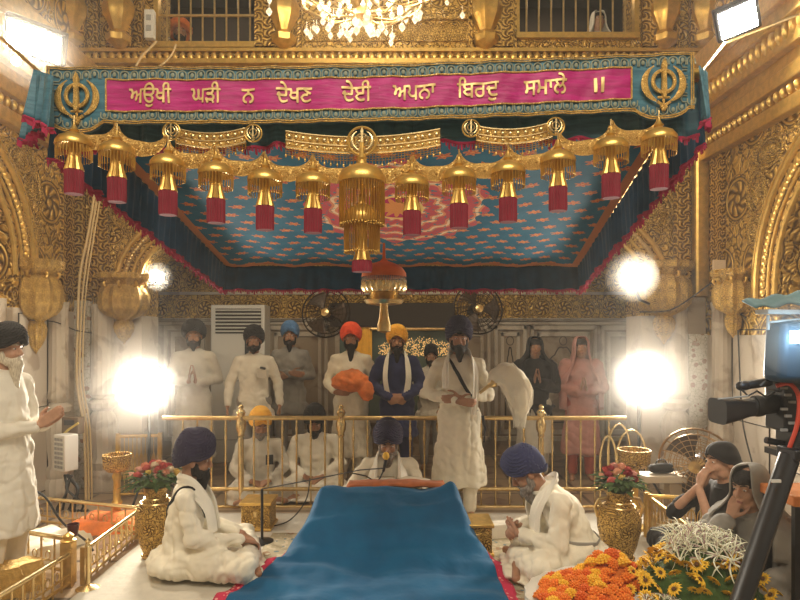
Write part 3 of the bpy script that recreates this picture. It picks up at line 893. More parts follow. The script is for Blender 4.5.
# neck plates with chain nets and small crests
def neck(px0,px1,yt,h,crests,label,sag=5,tilt=0):
    c=W((px0+px1)/2,yt,2.93)
    t=thing('neck_plate',label,'ornament',c,group='gold neck plates on the canopy front')
    f=lambda u,v,d=0: W(px0+(px1-px0)*u, yt+tilt*(u-.5)+h*v+sag*4*u*(1-u)*.9,2.93)+V3(0,-d,0)
    a=MB(); a.grid(lambda u,v:f(u,v,.008),30,4); a.grid(lambda u,v:f(u,v,-.004),30,4)
    for e in (0,1): a.grid(lambda u,v:f(u,e,.008-.012*v),30,1); a.grid(lambda u,v:f(e,u,.008-.012*v),4,1)
    a.build('plate',M['chased'],t,world=True)
    g=MB(); k=int((px1-px0)/7)
    for i in range(k):
        g.ell(f((i+.5)/k,.30,.012),(.011,.006,.011),nu=8,nv=6); g.ell(f((i+.5)/k,.75,.010),(.007,.005,.007),nu=8,nv=6)
    for v in (.03,.55,.97): g.tube([f(u,v,.010) for u in np.linspace(0,1,24)],.004,5)
    g.build('studs',M['brasslight'],t,world=True)
    n=MB(); k=int((px1-px0)/3.2)
    for i in range(k+1):
        u=i/k; L=.40+.25*math.sin(PI*u)
        n.tube([f(u,1.0,.004),f(u,1.0+L,.004)],.0016,4)
        if i%2==0: n.ell(f(u,1.0+L+.06,.004),(.005,.005,.009),nu=6,nv=5)
    for v in (1.12,1.26,1.40): n.tube([f(u,v,.004) for u in np.linspace(0,1,24)],.0016,4)
    n.build('chain_net',M['fringe'],t,world=True)
    return t
neck(176,246,128,15,0,'gold neck plate with chain net, the one above the third to fifth pendants',6)
neck(286,440,130,17,0,'widest gold neck plate with chain net, at the centre of the canopy front',8,-2)
neck(476,552,124,15,0,'gold neck plate with chain net, the one above the eighth to tenth pendants',6,-4)
def crest(px,py,s,label,r=1):
    c=W(px,py,2.88); t=thing('khanda_crest',label,'emblem',c,group='gold crests hung on the canopy front')
    k=MB(); khanda(k,(0,0,0),s); k.build('blades',M['brasslight'],t)
    b=MB(); b.tube([(0.0+s*1.02*math.cos(a),.004,s*1.02*math.sin(a)) for a in np.linspace(0,2*PI,33)[:-1]],s*.10,6,closed=True); b.build('ring',M['gold'],t)
crest(171,131,.040,'small gold ringed crest at the left end of the left neck plate')
crest(253,133,.040,'small gold ringed crest at the right end of the left neck plate')
crest(362,141,.066,'large gold ringed crest above the tall tiered pendant')
crest(471,128,.040,'small gold ringed crest at the left end of the right neck plate')
crest(556,126,.040,'small gold ringed crest at the right end of the right neck plate')
# tiered central pendant
c=W(362,272,2.88)
t=thing('tiered_pendant','tall gold two tier bell pendant with long chain fringes at the canopy centre','pendant',c)
def tier(R,z,h,name):
    MB().lathe([(R,z),(R*1.03,z+.01),(R*.98,z+.035),(R*.85,z+.06),(R*.55,z+.08),(R*.25,z+.09),(R*.18,z+.11),(R*.22,z+.12),(R*.08,z+.15)],(0,0,0),32,16,.014).build('bell_cap',M['gold'],t)
    f=MB(); fringe(f,R*.95,z,z-h,46,.0024,.05); fringe(f,R*.80,z,z-h,30,.0020,.05); f.build('chain_fringe',M['fringe'],t)
tier(.112,.425,.20,'a'); tier(.088,.235,.14,'b')
MB().lathe([(.045,.055),(.040,.065),(.030,.10),(.022,.14),(.018,.19),(.028,.21),(.028,.235),(.01,.25),(.01,.62)],(0,0,0),24,12,.06).build('stem',M['gold'],t)
MB().lathe([(.046,0),(.048,.02),(.046,.05),(.04,.058)],(0,0,0),44,22,.05).build('tassel',M['maroon'],t)

# ---- parasol shaped finial hanging over the book
Yh=4.5; c=W(384,333,Yh)
t=thing('hanging_parasol','tiered gold and coral parasol hanging from the middle of the canopy','parasol',c)
cz=lambda py:(333-py)/600*Yh
MB().lathe([(.012,cz(333)),(.05,cz(331)),(.05,cz(325)),(.034,cz(316)),(.03,cz(306)),(.07,cz(305)),(.13,cz(304)),(.15,cz(300)),(.12,cz(298)),(.10,cz(293)),(.13,cz(292))],(0,0,0),40,20,.02).build('lower_bell',M['brass'],t)
MB().lathe([(.10,cz(293)),(.15,cz(292)),(.17,cz(288)),(.165,cz(282)),(.15,cz(281))],(0,0,0),48,24,.03).build('ribbed_ring',M['brasslight'],t)
MB().lathe([(.168,cz(277)),(.165,cz(273)),(.14,cz(268)),(.09,cz(264)),(.03,cz(261)),(.012,cz(258)),(.008,2.34-c[2])],(0,0,0),40).build('dome',cloth('coral orange velvet',(.55,.13,.03)),t)
f=MB(); fringe(f,.163,cz(277),cz(285),60,.003,.03); f.build('silver_fringe',M['steel'],t)
# ================================================================ railing
YR=5.75
rail=thing('brass_railing','long polished brass railing with upright bars between the seated and standing men','railing',(0,YR,0))
r=MB(); r.tube([W(163,418,YR),W(626,418,YR)],.022,12); r.build('top_rail',M['brass'],rail,world=True)
for y in (489,507):
    MB().tube([W(178,y,YR),W(612,y,YR)],.02,10).build('bottom_rail',M['brass'],rail,world=True)
pr=[(.028,0),(.028,.70),(.022,.72),(.034,.74),(.03,.76),(.045,.80),(.05,.86),(.04,.90),(.024,.93),(.036,.95),(.045,.975),(.034,1.0),(.018,1.01),(.026,1.03),(.018,1.05),(.004,1.06)]
for px in (241,341,441,541):
    X=W(px,0,YR)[0]
    MB().lathe([(a,b*.93) for a,b in pr],(X,YR,0),16).build('post',M['brasslight'],rail,world=True)
bal=MB().lathe([(.009,.02),(.009,.62),(.014,.66),(.009,.70),(.013,.75),(.009,.79),(.009,.85)],(0,0,0),10).mesh('baluster',M['brasslight'])
px=183
while px<612:
    if min(abs(px-q) for q in (241,341,441,541))>5:
        o=bpy.data.objects.new('baluster',bal); COL.objects.link(o); o.parent=rail; o.location=(W(px,0,YR)[0],0,0)
    px+=14.2
# looped gate at the right end
gate=thing('brass_gate','low brass gate of tall looped hoops at the right end of the railing','gate',(W(628,0,5.7)[0],5.7,0))
for a,b,top in ((608,630,424),(617,646,430),(600,616,436)):
    MB().tube([W(a,505,5.7)]+[W((a+b)/2-(b-a)/2*math.cos(q),top+26-26*math.sin(q),5.7) for q in np.linspace(0,PI,11)]+[W(b,505,5.7)],.011,8).build('hoop',M['brasslight'],gate,world=True)
MB().tube([W(600,480,5.7),W(650,480,5.7)],.012,8).tube([W(600,504,5.7),W(650,504,5.7)],.014,8).build('cross_bar',M['brass'],gate,world=True)

# ---- low brass fences on the left of the platform
def fence(name,label,A,B,h,n,post=True,group='low brass fences beside the platform'):
    A=np.asarray(A,float); B=np.asarray(B,float)
    t=thing(name,label,'fence',(A+B)/2,group=group)
    up=V3(0,0,h); MB().tube([A+up,B+up],.016,10).build('top_rail',M['brasslight'],t,world=True)
    MB().tube([A+V3(0,0,.03),B+V3(0,0,.03)],.012,8).build('bottom_rail',M['brass'],t,world=True)
    MB().tube([A+V3(0,0,.08),B+V3(0,0,.08)],.007,8).build('middle_rail',M['brass'],t,world=True)
    for i in range(n+1):
        p=A+(B-A)*i/n; big=(i in (0,n) and post)
        (MB().box(p+V3(0,0,h/2+(.01 if big else 0)),(.03,.03,h+.03)) if big else MB().tube([p,p+up],.007,6)).build('post' if big else 'baluster',M['brass'],t,world=True)
        if not big and i<n:
            q=A+(B-A)*(i+.5)/n; d=nrm(B-A)
            if i<n-1: MB().tube([q+d*.022*math.cos(a)+V3(0,0,.115+.028*math.sin(a)) for a in np.linspace(0,2*PI,13)[:-1]],.004,5,closed=True).build('ring',M['brass'],t,world=True)
    return t
fence('brass_fence','low brass fence along the edge of the white sheet, ending beside the tall vase',(-2.13,4.86,0),(-2.10,3.98,0),.22,9)
fence('brass_fence','low brass fence running on toward the viewer from the gold corner post',(-2.16,3.93,0),(-2.2,3.2,0),.22,8)
fence('brass_fence','low brass fence crossing behind the dark red cup to the standing elder',(-2.28,4.12,0),(-3.1,4.42,0),.25,7)
fence('brass_fence','farther low brass fence crossing behind the orange floor cloth',(-2.14,4.92,0),(-3.45,5.32,0),.23,10)
p=thing('corner_post','thick square brass corner post where the low fences meet','post',(-2.20,3.98,0))
MB().box((0,0,.14),(.075,.075,.28)).build('shaft',M['brass'],p,bevel=.005); MB().lathe([(.045,.28),(.05,.29),(.03,.30),(.035,.32),(.01,.34)],(0,0,0),16).build('cap',M['gold'],p)
p=thing('rope_post','slender shiny brass stanchion standing on the white sheet before the fence','post',(W(88,0,3.9)[0],3.9,0))
MB().lathe([(.07,0),(.075,.006),(.05,.016),(.013,.03),(.013,.27),(.02,.28),(.012,.30),(.02,.31),(.004,.33)],(0,0,0),20).build('shaft',M['brasslight'],p)
# dark red cup on the fence rail
c=W(73,546,4.12); c[2]=.268
MB2=MB().lathe([(.022,0),(.028,.004),(.036,.05),(.04,.085),(.037,.085),(.032,.05),(.02,.01)],(0,0,0),24)
cu=thing('cup','small dark red cup standing on the low brass rail','cup',c); MB2.build('bowl',plain('dark red plastic',(.07,.012,.012),.3),cu)
# orange floor cloth beyond the fence
def pad(name,label,cat,x0,x1,y0,y1,z,h,mat,amp=.01,seed=0,group=None):
    mb=MB(); f=lambda u,v:V3(x0+(x1-x0)*u+amp*2*math.sin(v*9+seed),y0+(y1-y0)*v+amp*2*math.sin(u*8+seed),z+h*min(1,8*min(u,1-u,v,1-v))**.5+amp*noise.noise(Vector((u*6+seed,v*6,0))))
    mb.grid(f,24,24); mb.grid(lambda u,v:V3(f(u,v)[0],f(u,v)[1],z-.001),24,24)
    for e in (0,1):
        mb.grid(lambda u,v:(f(u,e)*(1-v)+V3(f(u,e)[0],f(u,e)[1],z-.001)*v),24,1); mb.grid(lambda u,v:(f(e,u)*(1-v)+V3(f(e,u)[0],f(e,u)[1],z-.001)*v),24,1)
    o=mb.build(name,mat); tag(o,label,cat,group); return centre_mesh(o)
pad('folded_cloth','folded saffron cloth lying on the floor behind the low brass fence','cloth',-2.80,-2.15,4.95,5.4,.0,.09,M['orange'],seed=2)
pad('book_bundle','pale cream cloth bundle lying by the elder\'s feet inside the fence','bundle',-2.95,-2.5,4.25,4.8,0,.13,M['cream'],amp=.03,seed=5)
pad('book_bundle','yellow gold brocade bundle between the fences at the picture edge','bundle',-2.75,-2.35,3.72,4.02,0,.17,M['goldem'],amp=.02,seed=8)

# ---- floor coverings
sh=MB(); 
sh.grid(lambda u,v:V3(-2.05+4.35*u,2.6+2.95*v,.004+.003*noise.noise(Vector((u*9,v*9,0)))+.004*abs(noise.noise(Vector((u*3+5,v*4,2))))),70,50)
s_=tag(sh.build('floor_sheet',M['sheet'],solid=.004),'white cotton sheet spread over the whole platform floor','sheet'); centre_mesh(s_)
def rugmat():
    m=Mat('floral rug'); x,y,z=m.sep(); w=m.warp(8,.1)
    v=m.vor(7,'F1',w); c=m.mix(v.lt(.33),(.42,.36,.24),(.33,.20,.11)); c=m.mix(m.vor(14,'F1',w).lt(.25),c,(.13,.20,.22)); c=m.mix(m.noise(20,3).gt(.58),c,(.55,.47,.33))
    m.col(c).set(rough=.95); m.bump(m.noise(300,2),.003,.6); return m.m
rg=MB().grid(lambda u,v:V3(-1.05+1.95*u,2.75+2.2*v,.014+.002*noise.noise(Vector((u*7,v*7,0)))),40,40)
rg=tag(rg.build('rug',rugmat(),solid=.008),'beige floral rug under the blue draped book stand','rug'); centre_mesh(rg)
# ---- blue cloth over the book stand
def top_profile(Y):
    return float(np.interp(Y,[2.9,3.6,4.0,4.15,4.28,4.5,4.62,4.72,4.80],[.030,.034,.05,.085,.15,.36,.425,.44,.43]))
def hw(Y): return float(np.interp(Y,[2.9,3.74,4.25,4.55,4.8],[.92,.86,.74,.63,.56]))
def xc(Y): return float(np.interp(Y,[2.9,3.74,4.25,4.8],[-.20,-.20,-.10,-.10]))
def clothf(u,v):
    Y=4.80-1.9*v; a=2*u-1
    w=hw(Y); X=xc(Y)+a*w
    z=top_profile(Y)
    edge=max(0,abs(a)-.80)/.20
    z=z*(1-.55*edge**2*(1 if Y>4.2 else .3))
    rise=max(0,min(1,(Y-4.0)/.5))
    z+=(.030*rise*(1-abs(noise.noise(Vector((X*1.6+Y*1.1,Y*3.2,7))))*2.4)*.6+.020*noise.noise(Vector((X*3.1,Y*7,1)))+.010*math.sin(Y*26+X*4+2*noise.noise(Vector((X*2,Y*2,0))))*math.exp(-((Y-4.13)/.14)**2)+.010*noise.noise(Vector((X*9,Y*2.5,3))))
    z+=.035*math.exp(-((Y-4.33+.05*X)/.05)**2)*(.5+.5*math.sin(X*3+1))+.02*math.exp(-((Y-4.46-.12*X)/.035)**2)
    # raised lump at the right shoulder
    z+=.075*math.exp(-((X-.40)**2+(Y-4.62)**2)/.010)+.03*math.exp(-((X+.55)**2+(Y-4.68)**2)/.012)
    return V3(X,Y,max(z,.026))
bl=MB(); bl.grid(clothf,120,150); 
M['bluecloth']=None
def bluecl():
    m=Mat('bright teal blue cloth'); m.col(m.mix(m.noise(4,3).ss(.3,.7),(.001,.082,.20),(.002,.108,.25))).set(rough=.7,sheen=.1,spec=.2)
    m.bump(m.noise(3.2,4,m.warp(2,.3))*1.0+m.noise(500,2)*.03,.05,.55); return m.m
M['bluecloth']=bluecl()
stand=thing('book_stand','low gold book stand covered by a spread of bright teal blue cloth','stand',(-.1,4.5,0))
bl.build('drape',M['bluecloth'],stand,world=True,solid=.006)
TR=[MB(),MB()]
for s in (0,1):
    TR[s].grid(lambda u,v:(lambda p,q:V3(*(p+(p-q)*1.0*v+V3(0,0,-.006*v+.002))))(clothf(s,.25+.75*u),clothf(.045 if s==0 else .955,.25+.75*u)),90,3)
def trimm():
    m=Mat('crimson printed border'); v=m.vor(28,'F1'); m.col(m.mix(v.lt(.28),(.50,.02,.07),(.75,.35,.30))).set(rough=.8); return m.m
tm_=trimm()
for q_ in TR: q_.build('printed_border',tm_,stand,world=True,solid=.005)
bs=MB(); bs.span((-.52,4.56,.02),(.32,4.74,.27)); bs.build('base',M['gold'],stand,world=True,smooth=False)
for sx in (-.48,.28):
    MB().lathe([(.03,0),(.035,.03),(.02,.06),(.03,.12),(.022,.2),(.03,.28)],(sx,4.78,0),16).build('leg',M['gold'],stand,world=True)
# rust cloth cushions with the open book on top
bk=thing('scripture_book','wide open scripture book on rust orange cushions before the reader','book',(-.02,4.86,.38))
f=MB()
f.grid(lambda u,v:V3(-.42+.78*u,4.74+.26*v,.43+.045*math.sin(PI*u)**.3*math.sin(PI*min(1,v*1.2+.1))**.5+.01*noise.noise(Vector((u*7,v*4,0)))),50,14)
f.build('cushion_cloth',cloth('rust orange cloth',(.42,.12,.035),var=.2),bk,world=True,solid=.02)
g=MB()
for s in (-1,1):
    g.grid(lambda u,v:V3(-.03+s*(.01+.27*u),4.80+.20*v,.452+.02*math.sin(PI*(.15+.75*u))-.02*u),16,6)
g.build('pages',plain('book pages',(.62,.55,.42),.8),bk,world=True,solid=.02)
# gold carved corner boxes of the old platform
for i,(px,py,sx,lab) in enumerate(((475,557,.22,'carved gold chest beside the right edge of the blue cloth'),(259,524,.24,'carved gold chest behind the knees of the man seated at left'))):
    Y=[4.55,5.15][i]; c=W(px,py,Y); c[2]=.018 if i==0 else .009
    t=thing('gold_chest',lab,'box',c,group='carved gold chests on the platform')
    MB().box((0,0,.11),(sx,.26,.20)).build('body',M['relief_fine'],t,bevel=.006)
    MB().box((0,0,.225),(sx+.03,.29,.025)).build('lid_moulding',M['gold'],t,bevel=.005); MB().box((0,0,.012),(sx+.03,.29,.024)).build('base_moulding',M['gold'],t,bevel=.005)
    MB().box((0,0,.14),(.03,.275,.05)).build('lock_plate',M['brass'],t,bevel=.004)
# white roll of cloth at the right
pad('rolled_sheet','long rolled white sheet lying behind the bowed man at right','cloth',.42,1.25,4.80,5.0,.009,.10,M['white'],amp=.015,seed=3)

# ---- microphone on boom
mic=thing('microphone','microphone with yellow foam cap on a thin boom before the reader','microphone',W(384,470,4.92))
a=W(386,456,4.92)
MB().ell(a,(.028,.028,.034)).build('foam_cap',plain('yellow foam',(.80,.48,.07),.9),mic,world=True)
MB().cap(a+V3(0,0,-.03),.014,a+V3(-.02,.0,-.12),.011).build('body',M['black'],mic,world=True)
b=W(262,489,4.75)
MB().tube([a+V3(-.02,0,-.10),W(360,470,4.9),W(300,482,4.8),b],.005,8).build('boom',M['darkmetal'],mic,world=True)
MB().tube([b,V3(b[0],b[1],.02)],.011,8).lathe([(.09,.012),(.09,.022),(.015,.035)],(b[0],b[1],0),20).build('stand',M['darkmetal'],mic,world=True)
MB().tube([a+V3(-.02,0,-.12),W(380,478,4.9),W(376,482,4.88),W(366,476,4.86),W(352,473,4.86)],.006,6).build('cable',M['rubber'],mic,world=True)
t=tag(centre_mesh(MB().tube(smooth([W(310,478,5.4),W(306,500,5.3),W(290,520,5.2),W(270,527,5.1),W(262,531,5.0)]),.006,6).build('cable',M['rubber'])),'thin black cable trailing over the sheet by the microphone stand','cable')
m2=thing('stage_microphone','black microphone on a thin arm reaching in at the far left over the fence','microphone',(-2.7,4.0,0))
MB().cap(W(2,500,4.0),.014,W(16,508,4.0),.018).build('body',M['black'],m2,world=True)
MB().tube(smooth([W(16,508,4.0),W(30,492,4.2),W(45,497,4.3),W(62,522,4.4),W(85,540,4.5),V3(-2.3,4.5,.03)]),.008,6).build('cable',M['rubber'],m2,world=True)
MB().tube([W(2,500,4.0),V3(-2.75,4.05,.0)],.009,6).build('stand',M['darkmetal'],m2,world=True)

# ---- vases with bouquets
def vase(label,loc,H,R,handles):
    t=thing('brass_vase',label,'vase',loc,group='tall embossed brass vases')
    MB().lathe([(R*.62,0),(R*.66,.02*H),(R*.6,.06*H),(R*.78,.2*H),(R*.98,.45*H),(R*1.0,.6*H),(R*.9,.72*H),(R*.62,.80*H),(R*.5,.86*H),(R*.52,.92*H),(R*.68,1.0*H),(R*.62,1.0*H),(R*.4,.9*H)],(0,0,0),40,20,.008).build('body',M['relief_fine'],t)
    for z,r in ((.04,.66),(.78,.73),(.84,.56)): MB().tube([(R*r*math.cos(a),R*r*math.sin(a),z*H) for a in np.linspace(0,2*PI,33)[:-1]],.008,6,closed=True).build('band',M['brass'],t)
    if handles:
        for s in (-1,1): MB().tube([(s*R*.5,0,.9*H),(s*R*.95,0,.88*H),(s*R*1.15,0,.76*H),(s*R*1.0,0,.62*H)],.012,8).build('handle',M['brass'],t)
vL=W(156,560,4.45); vR=W(619,562,4.4); vL[2]=vR[2]=.009
vase('tall brass vase with flowers behind the man seated at left',vL,.52,.145,False)
vase('two handled brass vase with flowers behind the bowed man at right',vR,.50,.155,True)
ros=[plain('petal '+n,c,.7) for n,c in (('rose pink',(.55,.10,.09)),('peach',(.75,.36,.22)),('crimson',(.32,.02,.03)),('cream white',(.78,.66,.48)),('yellow',(.72,.48,.10)),('pale pink',(.72,.38,.30)))]
leafm=cloth('leaf green',(.055,.10,.025),var=.3)
def rosebm(r):
    mb=MB()
    for k in range(10):
        t=k*2.4; q=r*(.35+.065*k)
        def pf(u,v,t=t,q=q,k=k):
            a=t+(u-.5)*2.0; h=v; rad=q*(.4+.75*math.sin(h*1.7)); return (rad*math.cos(a),rad*math.sin(a),r*(-.5+1.1*h-.035*k*h*2)-.15*r*(abs(u-.5)*2)**2)
        mb.grid(pf,5,4)
    mb.ell((0,0,-.1*r),(r*.45,r*.45,r*.55),nu=8,nv=6)
    return mb
rm=[rosebm(.034).mesh('rose',[m]) for m in ros]
def bouquet(label,c,rx,h,n,seed):
    rnd=random.Random(seed); t=thing('flower_bouquet',label,'bouquet',c)
    for k in range(n):
        a=k*2.399; q=math.sqrt((k+.5)/n); 
        o=bpy.data.objects.new('rose',rm[rnd.randrange(6)]); COL.objects.link(o); o.parent=t
        o.location=(rx*q*math.cos(a),rx*.8*q*math.sin(a),.06+h*(1-q*q*.85)); o.rotation_euler=(q*.9*math.sin(a)*-1,q*.9*math.cos(a),a); o.scale=(rnd.uniform(.8,1.15),)*3
    lf=MB()
    for k in range(70):
        a=rnd.uniform(0,2*PI); L=rnd.uniform(.09,.17); e=rnd.uniform(-.1,.8); b=V3(.03*math.cos(a),.03*math.sin(a),rnd.uniform(.0,.06)); d=V3(math.cos(a)*math.cos(e),math.sin(a)*math.cos(e),math.sin(e)*.8)
        s=nrm(np.cross(d,V3(0,0,1))); st=b+d*rx*.45
        lf.add([st,st+d*L*.5+s*.022,st+d*L+V3(0,0,-.03),st+d*L*.5-s*.022,st+d*L*.5+V3(0,0,.01)],[(0,1,4),(1,2,4),(2,3,4),(3,0,4)])
    lf.ell((0,0,.03),(rx*.75,rx*.6,.06),nu=14,nv=8); lf.tube([(0,0,-.09),(0,0,.03)],.04,8)
    lf.build('leaves',leafm,t,smooth=False)
bouquet('round bouquet of pink, red and yellow roses in the left brass vase',vL+V3(.0,0,.53),.165,.11,26,1)
bouquet('round bouquet of white and pink roses in the right two handled vase',vR+V3(.0,0,.51),.135,.12,22,4)

# ---- gold bowl lamps
def bowlstand(label,px,py,Y,w,base):
    c=W(px,py,Y); c[2]=base; h=CAMZ-(py-HOR)/FPX*Y-base
    t=thing('offering_stand',label,'stand',c)
    MB().lathe([(.04,h-.01),(w*.7,h),(w*.98,h+.04),(w*1.0,h+.09),(w*1.04,h+.15),(w*.96,h+.15),(w*.8,h+.06),(.03,h+.03)],(0,0,0),36,18,.02).build('bowl',M['relief_fine'],t)
    MB().lathe([(w*.75,0),(w*.78,.03),(w*.3,.06),(w*.28,h*.3),(w*.42,h*.36),(w*.28,h*.42),(w*.26,h*.8),(w*.36,h*.9),(w*.2,h)],(0,0,0),24,8,.05).build('pedestal',M['gold'],t)
bowlstand('gold bowl on a tall twisted pedestal beyond the fence at left',117,471,5.35,.115,0.0)
bowlstand('gold ribbed bowl on a pedestal beside the pedestal fan',634,467,5.1,.13,0.0)

# ---- chamber objects
ac=thing('air_conditioner','tall white floor standing air conditioner behind the black turbaned men','air conditioner',W(238,420,7.75)*V3(1,1,0)+V3(0,.15,0))
w=(265-211)/600*7.75; H=2.04
MB().box((0,0,H/2),(w,.34,H)).build('body',M['white_plastic'],ac,bevel=.015)
l=MB(); l.box((0.01,-.172,H-.21),(w*.84,.012,.32)); l.build('vent_recess',M['dark'],ac)
l=MB()
for k in range(7): l.box((0.01,-.185,H-.07-.045*k),(w*.84,.03,.010),rot=(.5,0,0))
l.build('louvres',M['white_plastic'],ac,smooth=False)
MB().box((.12,-.173,H-.58),(.05,.012,.26)).build('display',M['black'],ac); MB().box((0,-.172,H-.98),(w*.9,.006,.01)).box((0,-.172,.3),(w*.9,.006,.01)).build('seam',M['greyplastic'],ac)
def fan(name,label,c,R,tilt,rz,cage,pole=None):
    t=thing(name,label,'fan',c,rz=0); 
    Rm=Euler((PI/2+tilt,0,rz)).to_matrix()
    T=lambda v:tuple(Rm@Vector(v))
    g=MB()
    for s in (-1,1):
        for k in range(7):
            rr=R*(k+1)/7; z=s*R*.17*(1-(rr/R)**2)
            g.tube([T((rr*math.cos(a),rr*math.sin(a),z)) for a in np.linspace(0,2*PI,37)[:-1]],.0035 if k<6 else .010,5,closed=True)
        for k in range(20):
            a=2*PI*k/20; g.tube([T((R*q*math.cos(a+.3*q),R*q*math.sin(a+.3*q),s*R*.17*(1-q*q))) for q in (.12,.4,.7,1.0)],.003,4)
    g.build('wire_cage',cage,t)
    b=MB()
    for k in range(3):
        a0=2*PI*k/3
        b.grid(lambda u,v:T((R*(.12+.75*u)*math.cos(a0+(v-.5)*(.5+.8*u)),R*(.12+.75*u)*math.sin(a0+(v-.5)*(.5+.8*u)),.05*R*(v-.5)*2)),8,6)
    b.build('blades',M['fanblade'],t,solid=.004)
    MB().lathe([(.01,-.22*R),(R*.16,-.2*R),(R*.2,0),(R*.16,.2*R),(.01,.24*R)],(0,0,0),20).xf(T).build('hub',M['brass'],t)
    m=MB().lathe([(R*.22,-.75*R),(R*.26,-.6*R),(R*.26,-.3*R),(R*.18,-.2*R)],(0,0,0),20).xf(T)
    if pole: m.tube(pole,.018,10)
    if pole and abs(pole[-1][2]+c[2])<.1: m.lathe([(.19,-c[2]+.0),(.19,-c[2]+.025),(.03,-c[2]+.06)],(pole[-1][0],pole[-1][1],0),28)
    m.build('motor_and_pole',M['darkmetal'],t)
M['fanblade']=plain('brown fan blade',(.06,.035,.018),.4,.3); M['cage']=plain('dark bronze wire',(.045,.028,.016),.4,.7); M['cageg']=plain('golden brown wire',(.40,.25,.11),.35,.8)
fan('wall_fan','bronze caged fan hung left of the hanging parasol above the lintel',W(326,313,7.1),.29,-.12,-.15,M['cage'],[(0,.15,0),(0,.4,.1),(0,.88,.12)])
fan('wall_fan','bronze caged fan hung right of the hanging parasol above the lintel',W(478,309,7.1),.30,-.12,.2,M['cage'],[(0,.15,0),(0,.4,.1),(0,.88,.12)])
fan('pedestal_fan','large caged pedestal fan behind the woman in the black headscarf',W(697,466,5.0),.31,.05,-.75,M['cageg'],[(.06,.1,-.05),(.06,.12,-.55)])
# opening below the lintel with a green wall beyond and a small gold chandelier
a=W(335,420,8.2); b=W(452,326,8.2)
wi=struct(MB().span((a[0],YC-.05,.5),(a[0]+.06,YC-.001,1.78)).span((b[0]-.06,YC-.05,.5),(b[0],YC-.001,1.78)).span((a[0],YC-.05,.45),(b[0],YC-.001,.52)).build('window_3',M['marble'],smooth=False))
MB().span((a[0]+.06,YC-.02,.52),(b[0]-.06,YC-.005,1.76)).build('pane',plain('grey green glass',(.13,.17,.14),.12,.3),wi,smooth=False)
M['warmcrystal']=emis('warm lit crystal',(.9,.55,.20),.55)
def crystals(t,c,R,n,z0,z1,s,rnd,mat,name='crystal_drops'):
    m=MB()
    for k in range(n):
        a=rnd.uniform(0,2*PI); q=R*math.sqrt(rnd.uniform(.05,1)); z=z0+(z1-z0)*rnd.random()*(1-.5*q/R)
        m.lathe([(.001,-s*1.3),(s*.8,-s*.4),(s*.9,0),(s*.45,s*.7),(.001,s*1.2)],(c[0]+q*math.cos(a),c[1]+q*math.sin(a)*.6,c[2]+z),6)
    return m.build(name,mat,t,world=True,smooth=False)
t=thing('small_chandelier','small gold crystal chandelier glowing under the dark lintel','chandelier',W(412,328,8.0))
crystals_o=crystals(t,W(415,345,8.0),.50,700,-.14,.16,.007,random.Random(3),M['warmcrystal'])
crystals_o['kind']='stuff'
MB().tube([W(370,329,8.0),W(455,329,8.0)],.02,8).build('gold_bar',M['brass'],t,world=True)
# yellow backing drape beside it
t=tag(centre_mesh(MB().grid(lambda u,v:W(352+20*u,327+60*v,8.05)+V3(0,.015*math.sin(u*18),0),24,6).build('yellow_curtain',M['yellow'],solid=.006)),'strip of golden yellow curtain behind the red turbaned man','curtain')

# ---- crystal chandelier at the top centre
glass=Mat('crystal glass'); glass.col((1,.95,.85)).set(rough=.02,trans=.85,ior=1.5,emit=(1,.82,.55),es=.35)
M['bulb']=emis('lamp bulb',(1,.86,.6),22)
YCH=4.9; c=W(365,-60,YCH)
ch=thing('crystal_chandelier','large crystal chandelier with glowing bulbs above the banner','chandelier',c)
rnd=random.Random(5)
for R,py,n in ((.72,-22,12),(.5,2,9)):
    cc0=W(362,py,YCH)
    g=MB(); g.tube([cc0+V3(R*math.cos(a),R*.7*math.sin(a),0) for a in np.linspace(0,2*PI,41)[:-1]],.014,8,closed=True)
    for k in range(n):
        a=2*PI*k/n; g.tube([cc0+V3(0,0,-.12),cc0+V3(.5*R*math.cos(a),.35*R*math.sin(a),-.15),cc0+V3(R*math.cos(a),.7*R*math.sin(a),0)],.008,6)
    g.build('arm_ring',M['brass'],ch,world=True)
    for k in range(n):
        a=2*PI*k/n+.2; p=cc0+V3(R*math.cos(a),.7*R*math.sin(a),.07)
        MB().ell(p,(.022,.022,.05),nu=10,nv=8).build('bulb',M['bulb'],ch,world=True)
g=MB(); g.lathe([(.02,0),(.09,.06),(.05,.14),(.12,.22),(.04,.34),(.03,.9)],W(362,26,YCH),24); g.build('centre_stem',M['brass'],ch,world=True)
def drops(n,R,py0,py1,s,name):
    for k in range(n):
        a=rnd.uniform(0,2*PI); q=R*math.sqrt(rnd.uniform(.1,1)); py=py0+(py1-py0)*rnd.random(); p=W(362,py,YCH)+V3(q*math.cos(a),q*.6*math.sin(a),0)
        o=bpy.data.objects.new(name,dropmesh); COL.objects.link(o); o.parent=ch; o.location=Vector(p)-ch.location; o.scale=(s*rnd.uniform(.7,1.3),)*3
dropmesh=MB().lathe([(.001,-1.5),(.75,-.6),(.95,0),(.5,.7),(.08,1.2),(.08,3.2)],(0,0,0),8).mesh('crystal_drop',[glass.m],False)
drops(45,.88,-18,16,.024,'crystal_drop'); drops(34,.5,0,30,.024,'crystal_drop'); drops(16,.20,22,38,.028,'crystal_drop')

